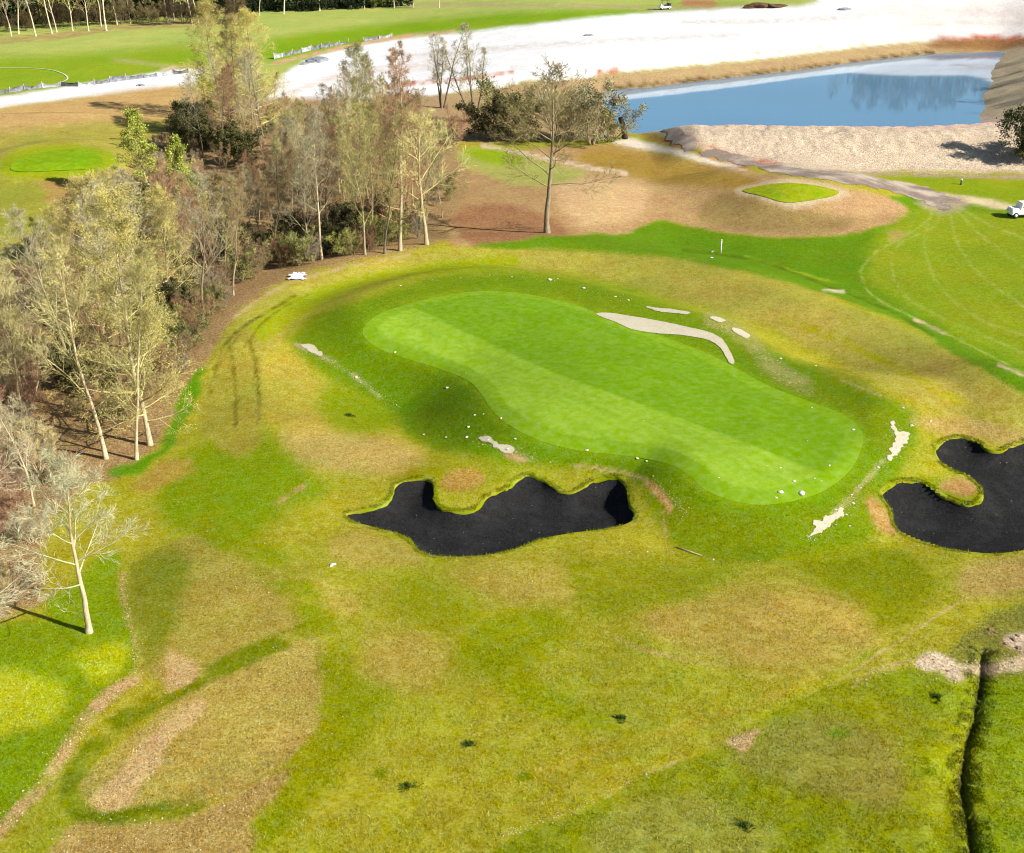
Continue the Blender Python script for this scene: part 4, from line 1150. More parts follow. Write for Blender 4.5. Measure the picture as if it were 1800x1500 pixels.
# trees massed inside the wood
WOOD = smooth_closed([(-160, 640), (0, 500), (130, 430), (200, 360), (320, 215), (470, 190), (610, 195), (730, 250), (790, 320), (775, 405), (700, 425), (560, 440),
                      (470, 480), (400, 545), (345, 610), (300, 700), (220, 780), (100, 800), (0, 960), (-160, 1100)], 3)
WOODW = GW(WOOD)
rs = random.Random(5)
placed = [np.array(gp(s[2], s[3])[:2]) for s in SINGLE]


def scatter(n, gap, poly, tries=9000):
    out = []
    x0, y0 = poly.min(0); x1, y1 = poly.max(0)
    for _ in range(tries):
        p = np.array([rs.uniform(x0, x1), rs.uniform(y0, y1)])
        if not inside(p[:1], p[1:], poly)[0]: continue
        if any((p - q) @ (p - q) < gap * gap for q in placed + out): continue
        out.append(p)
        if len(out) >= n: break
    return out


SKY_X = [-200, 0, 60, 110, 160, 200, 250, 300, 330, 350, 400, 470, 500, 560, 600, 640, 680, 720, 760, 800, 850]
SKY_Y = [580, 490, 420, 360, 315, 235, 215, 255, 205, 120, 70, 70, 150, 185, 140, 95, 105, 165, 215, 255, 310]


SKY_Y2 = [580, 500, 430, 355, 318, 295, 285, 290, 300, 300, 300, 270, 200, 185, 160, 120, 105, 165, 215, 255, 310]


def skyline(px, py):
    return float(np.interp(px, SKY_X, SKY_Y if py < 290 else SKY_Y2))


def wood_zone(px, py):
    if px < 60: return 'at the left edge of the wood'
    if py < 270: return 'at the back of the wood by the chalk'
    if px < 300 and py < 470: return 'in the wood beside the left clearing'
    if px > 560 and py > 380: return 'along the wood edge facing the green'
    if px > 480: return 'in the right part of the wood'
    if py > 560: return 'in the near part of the wood'
    return 'in the middle of the wood'


KINDS = [('forest', TW_OLIVE, 'olive twigged bare tree', (10, 15)), ('fine', TW_BROWN, 'slim brown twigged bare tree', (9, 13)),
         ('fine', TW_RED, 'reddish twigged bare tree', (8, 12)), ('forest', TW_GREY, 'grey twigged bare tree', (10, 14)),
         ('larch', TW_STRAW, 'yellowish larch', (11, 15))]
trees_in = scatter(125, 2.8, WOODW)
for p in trees_in:
    kd, tw_, look, (h0, h1) = rs.choices(KINDS, (5, 7, 3, 5, 2))[0]
    z = float(height(p[:1], p[1:])[0])
    bx, by = to_px(p[0], p[1], z)
    lim = height_for(Vector((p[0], p[1], z)), skyline(bx, by) + rs.uniform(0, 40))
    Ht = min(rs.uniform(h0, h1), lim)
    zone = wood_zone(bx, by)
    if Ht < 3.0:
        plant('shrub', 'shrub', (p[0], p[1], z), max(Ht, 1.5), BROWNB, tw_, LF_OLIVE, 'bare brown shrub ' + zone, 'shrub', 'bare shrubs ' + zone, rng=rs)
        continue
    plant(kd, 'larch_tree' if kd == 'larch' else 'bare_tree', (p[0], p[1], z), Ht, rs.choice((GREY, DARKB, DARKB, BROWNB)), tw_, LF_LARCH,
          look + ' ' + zone, 'tree', look.replace('larch', 'larche') + 's ' + zone, rng=rs)
MID = GW(smooth_closed([(310, 310), (400, 285), (480, 270), (600, 285), (740, 320), (765, 405), (640, 432), (540, 445), (460, 485), (400, 545), (330, 560), (300, 430)], 3))
placed += trees_in
mid_in = scatter(52, 2.0, MID)
for p in mid_in:
    kd, tw_, look, (h0, h1) = rs.choice(KINDS[1:4])
    z = float(height(p[:1], p[1:])[0]); bx, by = to_px(p[0], p[1], z); zone = wood_zone(bx, by)
    Ht = max(3.2, min(rs.uniform(h0, h1), height_for(Vector((p[0], p[1], z)), skyline(bx, by) + rs.uniform(0, 50))))
    plant(kd, 'bare_tree', (p[0], p[1], z), Ht, rs.choice((GREY, DARKB, BROWNB)), tw_, LF_LARCH, look + ' ' + zone, 'tree', look + 's ' + zone, rng=rs)
placed += mid_in
shr = scatter(120, 2.1, WOODW)
EDGE = GW(smooth_open([(265, 755), (310, 680), (350, 610), (400, 552), (470, 492), (520, 468), (600, 455), (690, 436), (730, 425), (790, 405)], 5))
for q in EDGE:
    for _ in range(1):
        shr.append(q + np.array([rs.uniform(-3.2, -.4), rs.uniform(-.5, 3)]))
for i, p in enumerate(shr):
    z = float(height(p[:1], p[1:])[0])
    bx, by = to_px(p[0], p[1], z)
    zone = wood_zone(bx, by)
    lim = max(1.2, height_for(Vector((p[0], p[1], z)), skyline(bx, by)))
    if rs.random() < .30:
        plant('greenshrub', 'shrub', (p[0], p[1], z), min(lim, rs.uniform(1.4, 3.0)), BROWNB, TW_OLIVE, rs.choice((LF_OLIVE, (.22, .24, .05), (.08, .09, .03))),
              'low green leafed shrub ' + zone, 'shrub', 'green shrubs ' + zone, rng=rs)
    else:
        c_ = rs.choice((((.26, .18, .10), 'brown'), ((.30, .17, .10), 'reddish'), ((.28, .24, .10), 'olive'), ((.30, .25, .16), 'grey')))
        plant('shrub', 'shrub', (p[0], p[1], z), min(lim, rs.uniform(1.2, 3.0)), BROWNB, c_[0], LF_OLIVE,
              'bare %s twigged shrub %s' % (c_[1], zone), 'shrub', 'bare %s shrubs %s' % (c_[1], zone), rng=rs)

# dark undergrowth behind the first trunks
for q in EDGE[::2]:
    for _ in range(1):
        p = q + np.array([rs.uniform(-9, -2.5), rs.uniform(1, 8)])
        z = float(height(p[:1], p[1:])[0]); bx, by = to_px(p[0], p[1], z)
        zone = wood_zone(bx, by)
        plant('evergreen', 'shrub', (p[0], p[1], z), rs.uniform(1.8, 3.2), DARKB, (.14, .10, .05), rs.choice(((.12, .09, .045), (.09, .085, .035))),
              'dark leafy shrub ' + zone, 'shrub', 'dark shrubs ' + zone, rng=rs)
# pale twiggy shrubs along the left edge
for i, (a, b_, h_) in enumerate([(15, 800, 3.6), (70, 830, 3), (30, 880, 3), (8, 950, 3), (58, 955, 2.2), (-15, 1075, 3), (-20, 900, 3.5), (45, 740, 4), (5, 720, 4), (60, 690, 4), (-30, 990, 3), (110, 850, 2)]):
    c_ = (((.42, .36, .22), 'pale'), ((.44, .37, .18), 'straw coloured'), ((.34, .22, .14), 'brown'), (TW_RED, 'reddish'))[i % 4]
    plant('shrub', 'shrub', gp(a, b_), h_, PALE, c_[0], LF_OLIVE, '%s twiggy shrub on the left edge near the small lone tree' % c_[1], 'shrub', '%s shrubs on the left edge' % c_[1], rng=rs)

# bushes before the pond
for a, b_, t_, lab in ((350, 232, 178, 'dark dense bush beside the left clearing, under the tall larches'), (392, 262, 200, 'dark dense bush right of the one beside the clearing'),
                       (335, 262, 205, 'dark dense bush at the edge of the clearing in long shadow'), (208, 425, 330, 'dense olive bush added to shade the clearing, upper of three'), (170, 450, 350, 'dense olive bush added to shade the clearing, leftmost of three'), (236, 452, 345, 'dense olive bush added to shade the clearing, rightmost of three'), (420, 290, 225, 'dark olive bush in front of the tall larches')):
    plant_px('evergreen', 'bush', a, b_, t_, DARKB, TW_OLIVE, (.10, .10, .035) if b_ < 300 else (.22, .20, .08), lab, 'bush', wide=1.2)  # the three dense olive ones are added to cast the clearing's shadow
BUSH = [('evergreen', 862, 246, 170, DARKB, TW_BROWN, (.075, .07, .03), 'dark bush at the foot of the multi stemmed trees'),
        ('greenshrub', 920, 250, 165, DARKB, TW_OLIVE, (.12, .11, .045), 'dark olive bush left of the lone spreading tree'),
        ('greenshrub', 900, 240, 135, BROWNB, TW_OLIVE, LF_OLIVE, 'olive brown bush behind the dark bushes before the pond'),
        ('shrub', 985, 248, 140, BROWNB, TW_GREY, LF_OLIVE, 'grey brown bare bush just right of the lone tree crown'),
        ('greenshrub', 1040, 254, 145, BROWNB, TW_GREY, (.20, .19, .10), 'rounded dull green bush before the left end of the pond'),
        ('shrub', 1010, 246, 150, BROWNB, TW_OLIVE, LF_OLIVE, 'bare olive bush among those before the pond'),
        ('greenshrub', 1072, 250, 172, DARKB, TW_OLIVE, (.17, .15, .06), 'last bush of the row, overhanging a dark stem by the pond'),
        ('shrub', 800, 255, 190, BROWNB, TW_RED, LF_OLIVE, 'reddish bare bush left of the dark bush')]
for kd, a, b_, t_, bk, tw_, lf_, lab in BUSH:
    plant_px(kd, 'bush', a, b_, t_, bk, tw_, lf_, lab, 'bush', 'bushes before the pond', wide=1.05)
b_ = gp(1816, 288)
plant('evergreen', 'bush', b_, 5.5, DARKB, TW_OLIVE, LF_DARK, 'dark evergreen bush at the right edge below the pond bank', 'bush', wide=.95)

# tree belt along the far field
BELT = [(20, 64), (33, 60), (63, 64), (92, 60), (100, 57), (128, 55), (156, 55), (178, 47), (187, 54), (206, 44), (230, 42), (-20, 66), (-60, 70), (295, 40), (306, 38), (320, 40),
        (338, 42), (349, 41), (414, 37), (456, 28), (499, 25), (562, 20), (641, 15), (693, 15), (727, 14), (772, 14)]
def belt_zone(a):
    if a < 120: return 'above the painted arc'
    if a < 260: return 'above the left fabric fence'
    if a < 470: return 'behind the tallest larches'
    return 'right of the tallest larches'


for a, c_ in BELT:
    b_ = gp(a, c_)
    plant('forest' if rs.random() < .6 else 'fine', 'bare_tree', b_, rs.uniform(12, 17), (1.35, 1.25, 1.05), rs.choice((TW_OLIVE, TW_GREY, TW_STRAW)), LF_OLIVE,
          'pale stemmed bare tree of the far belt ' + belt_zone(a), 'tree', 'pale stemmed trees of the far belt ' + belt_zone(a), rng=rs)
for a in list(range(-160, 720, 22)):
    c_ = 50 - 0.055 * a if a < 240 else 36 - .045 * (a - 240)
    b_ = gp(a + rs.uniform(-8, 8), max(c_ - 3, 9))
    b_.y += rs.uniform(1, 6); b_.z = float(height(np.array([b_.x]), np.array([b_.y]))[0])
    plant('conifer', 'conifer', b_, rs.uniform(12, 17), DARKB, (.05, .045, .03), LF_SPRUCE if rs.random() < .8 else LF_OLIVE,
          'dark conifer of the far belt ' + belt_zone(a), 'tree', 'dark conifers of the far belt ' + belt_zone(a), rng=rs)
for a in range(-60, 430, 20):
    b_ = gp(a + rs.uniform(-6, 6), (54 - 0.05 * a if a < 240 else 42 - .02 * (a - 240)) + rs.uniform(-2, 4))
    plant('shrub', 'shrub', b_, rs.uniform(3, 6), DARKB, rs.choice(((.16, .12, .06), (.10, .07, .04), (.22, .18, .08))), LF_OLIVE,
          'brown shrub of the far belt ' + belt_zone(a), 'shrub', 'shrubs of the far belt ' + belt_zone(a), rng=rs)
# trees beyond the chalk: they show only as reflections in the pond
for i in range(34):
    x = 80 + i * 1.15 + rs.uniform(-1.5, 1.5); y = 300 + (i % 2) * 6 + rs.uniform(-3, 3)
    plant(rs.choice(('forest', 'broad', 'vase')), 'bare_tree', (x, y, float(height(np.array([x]), np.array([y]))[0]) - .1), rs.uniform(10, 14.5), DARKB, (.20, .15, .08), LF_OLIVE,
          'bare tree beyond the chalk slope mirrored in the pond', 'tree', 'bare trees mirrored in the pond', rng=rs)
# trees right of the picture that shade the pond's right bank
for i, (x, y) in enumerate([(92, 148), (97, 158), (95, 168), (103, 176), (100, 188), (90, 140), (108, 164), (105, 200)]):
    plant(('forest', 'broad')[i % 2], 'bare_tree', (x, y, float(height(np.array([float(x)]), np.array([float(y)]))[0]) - .1), rs.uniform(13, 17), DARKB, TW_BROWN, LF_OLIVE,
          'bare tree on the bank right of the pond, known by its shadow', 'tree', 'bare trees shading the right pond bank', rng=rs)

# ------------------------------------------------------------------ small things
def box(w, d, h, bev=0.03, taper=1.0, z0=0.0):
    """bevelled box as verts and faces; taper narrows the top along x"""
    import bmesh
    bm = bmesh.new()
    bmesh.ops.create_cube(bm, size=1.0)
    for v in bm.verts:
        top = v.co.z > 0
        v.co = Vector((v.co.x * w * (taper if top else 1), v.co.y * d, (v.co.z + .5) * h + z0))
    if bev: bmesh.ops.bevel(bm, geom=bm.edges[:], offset=bev, segments=2, affect='EDGES')
    return bm


def bm_part(name, bm, mat, parent, loc=(0, 0, 0), rot=(0, 0, 0), smooth=False):
    me_ = bpy.data.meshes.new(name); bm.to_mesh(me_); bm.free()
    me_.materials.append(mat)
    if smooth: me_.polygons.foreach_set('use_smooth', [True] * len(me_.polygons))
    o = bpy.data.objects.new(name, me_); COL.objects.link(o)
    o.parent = parent; o.location = loc; o.rotation_euler = rot
    return o


def tube_part(name, pts, rad, k, mat, parent=None, smooth=True):
    T = Tubes(); pts = np.array(pts, float)
    T.tube(pts, np.array(rad, float), k)
    V = np.vstack(T.V); Fc = [tuple(f) for f in np.vstack(T.F)]
    n = len(pts)
    Fc.append(tuple(range(k))[::-1]); Fc.append(tuple(range((n - 1) * k, n * k)))
    return mesh_obj(name, V, Fc, mat, parent, smooth)


def lump(seed, sub=2, rough=.35, flat=.7):
    import bmesh
    bm = bmesh.new(); bmesh.ops.create_icosphere(bm, subdivisions=sub, radius=1.0)
    r_ = np.random.default_rng(seed); off = r_.random(3) * 50
    for v in bm.verts:
        c = v.co
        n = float(fbm(np.array([c.x * 1.3 + off[0] + c.z]), np.array([c.y * 1.3 + off[1] - c.z * .7]), 3)[0])
        v.co = Vector((c.x, c.y, c.z * flat)) * (1 + n * rough * 2)
    me_ = bpy.data.meshes.new('lump'); bm.to_mesh(me_); bm.free()
    return me_


M_CHALK = simple_mat('chalk_stone', (.62, .60, .52, 1), .12, 9, bump=.5)
M_CLOD = simple_mat('soil_clod', alb(168, 138, 104), .3, 6, bump=.6)
M_CLOD_DARK = simple_mat('dark_clod', (.05, .04, .03, 1), .3, 6, bump=.6)
M_WHITE = simple_mat('white_paint', (.80, .80, .78, 1), .05, 2, rough=.45, spec=.4)
M_TYRE = simple_mat('tyre', (.025, .025, .025, 1), .2, 5)
M_DARK = simple_mat('dark_trim', (.04, .04, .045, 1), .2, 5, rough=.5, spec=.3)
M_GLASS = simple_mat('dark_glass', (.05, .07, .08, 1), .1, 2, rough=.1, spec=.6)
M_HUB = simple_mat('wheel_hub', (.62, .64, .60, 1), .1, 4, rough=.5)
M_WOOD = simple_mat('pale_wood', alb(222, 206, 170), .2, 8)
M_FABRIC = simple_mat('grey_fabric', (.15, .155, .17, 1), .7, 1.6, rough=.6)
M_FABRIC_D = simple_mat('dark_fabric', (.07, .075, .085, 1), .7, 1.6, rough=.6)
M_FABRIC_W = simple_mat('white_fabric', (.78, .78, .78, 1), .12, 2.5, rough=.6)
M_FABRIC_G = simple_mat('pale_fabric', (.30, .31, .33, 1), .6, 1.6, rough=.6)
M_RUBBLE = simple_mat('grey_rubble', (.20, .21, .23, 1), .5, 2.5, bump=.7)
M_HEAP = simple_mat('brown_heap', alb(120, 92, 66), .4, 2.0, bump=.7)

lumps = [lump(i, 2, .75, .65) for i in range(6)]
for m in lumps: m.materials.append(M_CHALK)
clods = [lump(20 + i, 2, .5, .6) for i in range(3)]
for m in clods: m.materials.append(M_CLOD)


def stone(px, py, size, label, group, mesh=None, name='chalk_stone', cat='stone'):
    b = gp(px, py)
    o = bpy.data.objects.new(name, mesh or rs.choice(lumps)); COL.objects.link(o)
    size *= .6
    o.location = (b.x, b.y, b.z + size * .10)
    o.scale = (size * .55, size * .45 * rs.uniform(.7, 1.3), size * .34 * rs.uniform(.7, 1.2))
    o.rotation_euler = (rs.uniform(-.2, .2), rs.uniform(-.2, .2), rs.uniform(0, 6.28))
    return tag(o, label, cat, group)


stone(1372, 866, .46, 'largest white chalk lump near the lower right rim of the green', None)
stone(1410, 868, .44, 'white chalk lump just right of the largest one by the green rim', None)
stone(694, 620, .34, 'white chalk lump on the left rim of the green', None)
stone(786, 682, .34, 'white chalk lump on the dark slope left of the green', None)
stone(967, 492, .40, 'white chalk lump behind the green, middle of the row', None)
stone(1026, 507, .40, 'ring shaped white lump behind the green above the sand strip', None)
stone(584, 994, .50, 'white lump in the turf left of and below the left bunker', None)
stone(626, 664, .34, 'white lump at the end of the pale streak left of the green', None)
for a, b_, sz in [(1364, 875, .22), (1263, 840, .22), (1396, 846, .24), (1432, 841, .14), (1444, 845, .12), (1458, 819, .2), (1372, 823, .16), (1349, 819, .1), (1419, 775, .14),
                  (1343, 768, .08), (1131, 740, .14), (1500, 756, .26), (1031, 792, .32), (951, 766, .1), (970, 722, .1), (955, 679, .1), (819, 656, .12), (881, 736, .3), (1427, 717, .2), (1120, 806, .26), (1137, 811, .2)]:
    stone(a, b_, sz, 'small white chalk bit lying on the green', 'white chalk bits on the green')
for a, b_, sz in [(900, 487, .2), (918, 488, .18), (837, 485, .14), (861, 484, .18), (1082, 522, .28), (1105, 528, .26), (704, 503, .24), (1030, 546, .16), (760, 492, .12), (730, 496, .12), (810, 488, .12), (980, 490, .2)]:
    stone(a, b_, sz, 'small white chalk bit in the grass behind the green', 'white chalk bits behind the green')
for a, b_, sz in [(906, 772, .26), (967, 813, .16), (745, 764, .2), (784, 769, .2), (821, 769, .22), (824, 751, .24), (835, 730, .2), (850, 728, .16), (858, 774, .28), (893, 790, .32), (1138, 970, .14), (1106, 970, .1)]:
    stone(a, b_, sz, 'small white chalk bit in the grass between green and left bunker', 'white chalk bits by the left bunker')
for a, b_, sz in [(1543, 822, .3), (1587, 718, .36), (1602, 749, .34), (1636, 741, .3), (1372, 631, .3), (1434, 646, .24), (1500, 885, .22), (1488, 905, .2), (1494, 925, .16), (1513, 858, .16), (1470, 896, .2), (1497, 870, .2), (1254, 984, .2), (1333, 986, .1)]:
    stone(a, b_, sz, 'small white chalk bit in the grass right of the green', 'white chalk bits right of the green')
for a, b_, sz in [(1252, 443, .42), (1251, 454, .36)]:
    stone(a, b_, sz, 'flat white chalk piece beside the white marker post', 'white chalk pieces by the marker post')
for a, b_, sz in [(1742, 1108, .36), (1750, 1112, .3), (1738, 1116, .22), (1706, 1118, .2), (1716, 1112, .2), (1782, 1125, .4), (1768, 1132, .3), (1790, 1118, .3), (1792, 1140, .35), (1780, 1165, .2), (1640, 1160, .2), (1665, 1180, .2)]:
    stone(a, b_, sz, 'pale clod of turned soil by the head of the ditch', 'pale soil clods at the ditch head', rs.choice(clods), 'soil_clod', 'clod')

# chips of chalk strewn along the scars and over the bare plots: nobody could count them
ch_rng = np.random.default_rng(77)
cp = []
for pts, n, spread in [([(520, 604), (570, 628), (628, 664), (700, 715)], 260, 5), ([(1245, 560), (1310, 592), (1350, 640), (1400, 672)], 520, 12), ([(1425, 945), (1480, 895), (1515, 858), (1580, 785)], 420, 9),
                       ([(1560, 760), (1590, 770), (1575, 800)], 160, 8), ([(840, 772), (900, 792), (940, 806)], 220, 6), ([(720, 496), (860, 484), (1000, 496), (1110, 530)], 110, 5),
                       ([(1150, 850), (1190, 880), (1205, 900)], 120, 9), ([(1610, 1160), (1680, 1180), (1800, 1160)], 420, 14), ([(1500, 1203), (1600, 1162)], 120, 5), ([(1290, 1300), (1320, 1290)], 80, 7),
                       ([(880, 1470), (1000, 1425), (1150, 1358)], 120, 4), ([(240, 1190), (135, 1290), (0, 1460)], 380, 11), ([(330, 1240), (250, 1350), (190, 1415)], 380, 18), ([(310, 1160), (310, 1200)], 130, 14),
                       ([(480, 1370), (380, 1440), (250, 1470), (120, 1490)], 420, 24), ([(520, 1150), (540, 1220), (450, 1330)], 260, 40), ([(400, 1000), (480, 1070)], 120, 40), ([(216, 1020), (240, 1180)], 120, 5)]:
    P = smooth_open(pts, 10)
    k = ch_rng.integers(0, len(P), n)
    cp.append(P[k] + ch_rng.normal(size=(n, 2)) * spread)
cp = np.vstack(cp)
x, y, z = ground_hit(cp[:, 0], cp[:, 1])
n = len(x); sz = ch_rng.uniform(.010, .034, n) * np.where(ch_rng.random(n) < .08, 1.8, 1)
oct_ = np.array([(1, 0, 0), (0, 1, 0), (-1, 0, 0), (0, -1, 0), (0, 0, .8), (0, 0, -.5)])
V = np.stack([x, y, z + sz * .3], 1)[:, None] + oct_[None] * sz[:, None, None] * ch_rng.uniform(.6, 1.3, (n, 6, 1))
Fo = np.array([(0, 1, 4), (1, 2, 4), (2, 3, 4), (3, 0, 4), (1, 0, 5), (2, 1, 5), (3, 2, 5), (0, 3, 5)])
me = fast_mesh('chalk_chips', V.reshape(-1, 3), (Fo[None] + (np.arange(n) * 6)[:, None, None]).reshape(-1, 3), simple_mat('chalk_chip', alb(226, 206, 166), .3, 3))
o = bpy.data.objects.new('chalk_chips', me); COL.objects.link(o)
tag(o, 'chips of chalk and pale soil strewn over turf scars and bare plots', 'gravel', kind='stuff')


# grass: blades that stand out of the rough turf in the foreground
def cover_at(x, y):
    i = np.clip(np.searchsorted(ys, y), 0, ny - 1); j = np.clip(np.searchsorted(xs, x), 0, nx - 1)
    return cov[i * nx + j]


def blade_mesh(name, x, y, hgt, wid, lean, colour, rng, mat):
    n = len(x); z = height(x, y)
    a = rng.random(n) * 6.283
    s = np.stack([np.cos(a), np.sin(a), np.zeros(n)], 1) * (wid / 2)[:, None]
    b = rng.random(n) * 6.283
    tip = np.stack([np.cos(b) * lean, np.sin(b) * lean, hgt], 1)
    p = np.stack([x, y, z - .01], 1)
    V = np.stack([p - s, p + s, p + tip], 1).reshape(-1, 3)
    me_ = fast_mesh(name, V, np.arange(3 * n).reshape(-1, 3), mat)
    at__ = me_.attributes.new('cover', 'FLOAT_COLOR', 'POINT')
    at__.data.foreach_set('color', np.repeat(colour, 3, 0).astype(np.float32).ravel())
    return me_


g_rng = np.random.default_rng(31)
NB = 330000
pxs = g_rng.uniform(-60, 1860, NB); pys = 560 + 1000 * g_rng.random(NB) ** .8
x, y = plane_hit(pxs, pys, 0.8)
x = np.asarray(x) + g_rng.normal(size=NB) * .1
keep = np.ones(NB, bool)
for P, m_ in ((green_w, .15), (bunkers_w[0], .12), (bunkers_w[1], .12)):
    bb = (x > P[:, 0].min() - 1) & (x < P[:, 0].max() + 1) & (y > P[:, 1].min() - 1) & (y < P[:, 1].max() + 1)
    idx = np.nonzero(bb)[0]
    keep[idx[sdf(x[idx], y[idx], P) < m_]] = False
c_ = cover_at(x, y)
keep &= (c_[:, 1] > .62 * c_[:, 0]) & (c_[:, 0] < .5) & (fbm(x / .7, y / .7, 3) > -.12)
x, y, c_ = x[keep], y[keep], c_[keep].copy(); n = len(x)
c_[:, :3] *= g_rng.uniform(.55, 1.75, (n, 1)) * np.where(g_rng.random((n, 1)) < .3, np.array([[1.15, 1.05, .9]]), 1.0)
c_[:, 3] = .1
me = blade_mesh('grass', x, y, g_rng.uniform(.04, .12, n), g_rng.uniform(.012, .03, n), g_rng.uniform(.01, .09, n), c_, g_rng, MAT_GROUND)
o = bpy.data.objects.new('grass', me); COL.objects.link(o)
tag(o, 'short rough grass blades over the foreground turf', 'grass', kind='stuff')

# longer grass in the ditch and hanging over the bunker rims
def along_line(P, n, lo, hi, closed):
    k = g_rng.integers(0, len(P) - (0 if closed else 1), n); t = g_rng.random((n, 1))
    A = P[k]; B = P[(k + 1) % len(P)]
    d = (B - A) / (np.linalg.norm(B - A, axis=1)[:, None] + 1e-9)
    nr = np.stack([-d[:, 1], d[:, 0]], 1)
    return A + (B - A) * t + nr * g_rng.uniform(lo, hi, (n, 1)) * np.where(g_rng.random((n, 1)) < .5, 1, -1)


ditch_w = GW(DITCH_PX)
q = along_line(ditch_w, 16000, .1, .6, False)
q = q[fbm(q[:, 0] / .4, q[:, 1] / .4, 3) > -.05]
c_ = cover_at(q[:, 0], q[:, 1]).copy(); n = len(q)
c_[:, :3] = c_[:, :3] * g_rng.uniform(.35, 1.3, (n, 1)); c_[:, 3] = .1
me = blade_mesh('ditch_grass', q[:, 0], q[:, 1], g_rng.uniform(.04, .12, n), g_rng.uniform(.015, .03, n), g_rng.uniform(.02, .12, n), c_, g_rng, MAT_GROUND)
o = bpy.data.objects.new('ditch_grass', me); COL.objects.link(o)
tag(o, 'rank uneven grass lining the narrow ditch at lower right', 'grass', kind='stuff')
qs = []
for P in bunkers_w:
    q = along_line(P, 15000, .0, .22, True)
    s_ = sdf(q[:, 0], q[:, 1], P)
    qs.append(q[(s_ > -.04) & (fbm(q[:, 0] / .5, q[:, 1] / .5, 3) > -.12)])
q = np.vstack(qs); n = len(q)
c_ = cover_at(q[:, 0], q[:, 1]).copy()
c_[:, :3] = np.array(alb(146, 158, 24))[:3] * g_rng.uniform(.45, 1.5, (n, 1)); c_[:, 3] = .1
me = blade_mesh('rim_grass', q[:, 0], q[:, 1], g_rng.uniform(.04, .13, n), g_rng.uniform(.012, .03, n), g_rng.uniform(.02, .13, n), c_, g_rng, MAT_GROUND)
o = bpy.data.objects.new('rim_grass', me); COL.objects.link(o)
tag(o, 'uneven grass fringe hanging over the bunker rims', 'grass', kind='stuff')

# dark tussocks
TUS = [(717, 1383, .34, 'nearest dark green grass clump below the middle of the picture'), (825, 1309, .30, 'dark green grass clump right of and above the nearest one'),
       (1310, 1452, .34, 'dark green grass clump in the lower right turf'), (1091, 1263, .26, 'small dark grass clump right of the middle foreground'),
       (1645, 1226, .32, 'grass clump near the head of the ditch'),
       (613, 731, .34, 'dark grass clump in the straw coloured turf left of the green')]
M_TUS = simple_mat('tussock', (.055, .10, .012, 1), .6, 9)
for px_, py_, r_, lab in TUS:
    b = gp(px_, py_); T = Tubes(); n = 300; r_ *= .62
    a = g_rng.random(n) * 6.283; q = r_ * np.sqrt(g_rng.random(n))
    q = q * (1 + .45 * np.sin(a * 2 + px_) + .3 * np.sin(a * 3 + py_)); p = np.stack([np.cos(a) * q * 1.25, np.sin(a) * q, np.full(n, -.02)], 1)
    d = np.stack([np.cos(a) * q * .5, np.sin(a) * q * .5, np.maximum(1.1 - q / r_, .1) * .14 + .04], 1) + g_rng.normal(size=(n, 3)) * .03
    T.blades(p, d, np.full(n, .022), g_rng)
    o = bpy.data.objects.new('grass_clump', T.mesh('grass_clump', M_TUS)); COL.objects.link(o); o.location = b
    tag(o, lab, 'grass clump', 'dark grass clumps in the turf')


# sagging fabric fence
def fence(pts, label, seed):
    P = GW(smooth_open(pts, 30)); r_ = np.random.default_rng(seed)
    seg = np.concatenate([[0], np.cumsum(np.linalg.norm(np.diff(P, axis=0), axis=1))])
    n = int(seg[-1] / 2.6)
    at_s = np.linspace(0, seg[-1], n + 1)
    X = np.interp(at_s, seg, P[:, 0]); Y = np.interp(at_s, seg, P[:, 1]); Z = height(X, Y)
    root = empty('fabric_fence', (0, 0, 0)); tag(root, label, 'fence', 'fabric fences beside the chalk')
    tops = []
    for i in range(n + 1):
        l_ = r_.normal(size=2) * .10
        h = r_.uniform(.75, 1.05)
        tops.append(np.array([X[i] + l_[0], Y[i] + l_[1], Z[i] + h]))
        tube_part('post', [(X[i], Y[i], Z[i] - .2), tops[-1]], [.045, .04], 6, M_WOOD, root)
    for i in range(n):
        a = np.array([X[i], Y[i], Z[i]]); b = np.array([X[i + 1], Y[i + 1], Z[i + 1]])
        ta = a + (tops[i] - a) * r_.uniform(.7, .95); tb = b + (tops[i + 1] - b) * r_.uniform(.7, .95)
        sag = r_.uniform(.05, .45); V = []; K = 8
        dr = unit(b - a); nr = np.array([-dr[1], dr[0], 0])
        for k in range(K + 1):
            f = k / K; s_ = 4 * f * (1 - f)
            lo = a * (1 - f) + b * f; hi = ta * (1 - f) + tb * f - np.array([0, 0, sag * s_])
            for q in range(4):
                g_ = q / 3
                V.append(lo * (1 - g_) + hi * g_ + nr * (s_ * .12 * math.sin(g_ * 3.1) + r_.normal() * .04 + .05) + np.array([0, 0, .02]))
        fs = [(k * 4 + q, k * 4 + q + 1, k * 4 + q + 5, k * 4 + q + 4) for k in range(K) for q in range(3)]
        mesh_obj('fabric_panel', V, fs, (M_FABRIC, M_FABRIC_G, M_FABRIC_D, M_FABRIC)[int(r_.integers(0, 4))], root, True)


fence([(-90, 174), (0, 166), (60, 157), (110, 152), (145, 152), (217, 142), (285, 134), (332, 128)], 'sagging grey and white fabric fence by the left playing field', 3)
fence([(482, 104), (540, 91), (600, 79), (612, 76)], 'sagging grey fabric fence above the chalk, left of the gap', 4)
fence([(640, 73), (662, 70), (690, 65)], 'short fabric fence beyond the gap above the chalk', 8)


def wheel(parent, x, y, r, w):
    t = tube_part('wheel', [(x, y - w / 2, r), (x, y - w * .3, r), (x, y + w * .3, r), (x, y + w / 2, r)], [r * .9, r, r, r * .9], 18, M_TYRE, parent)
    tube_part('hub', [(x, y - w / 2 - .012, r), (x, y + w / 2 + .012, r)], [r * .5, r * .5], 12, M_HUB, t)
    return t


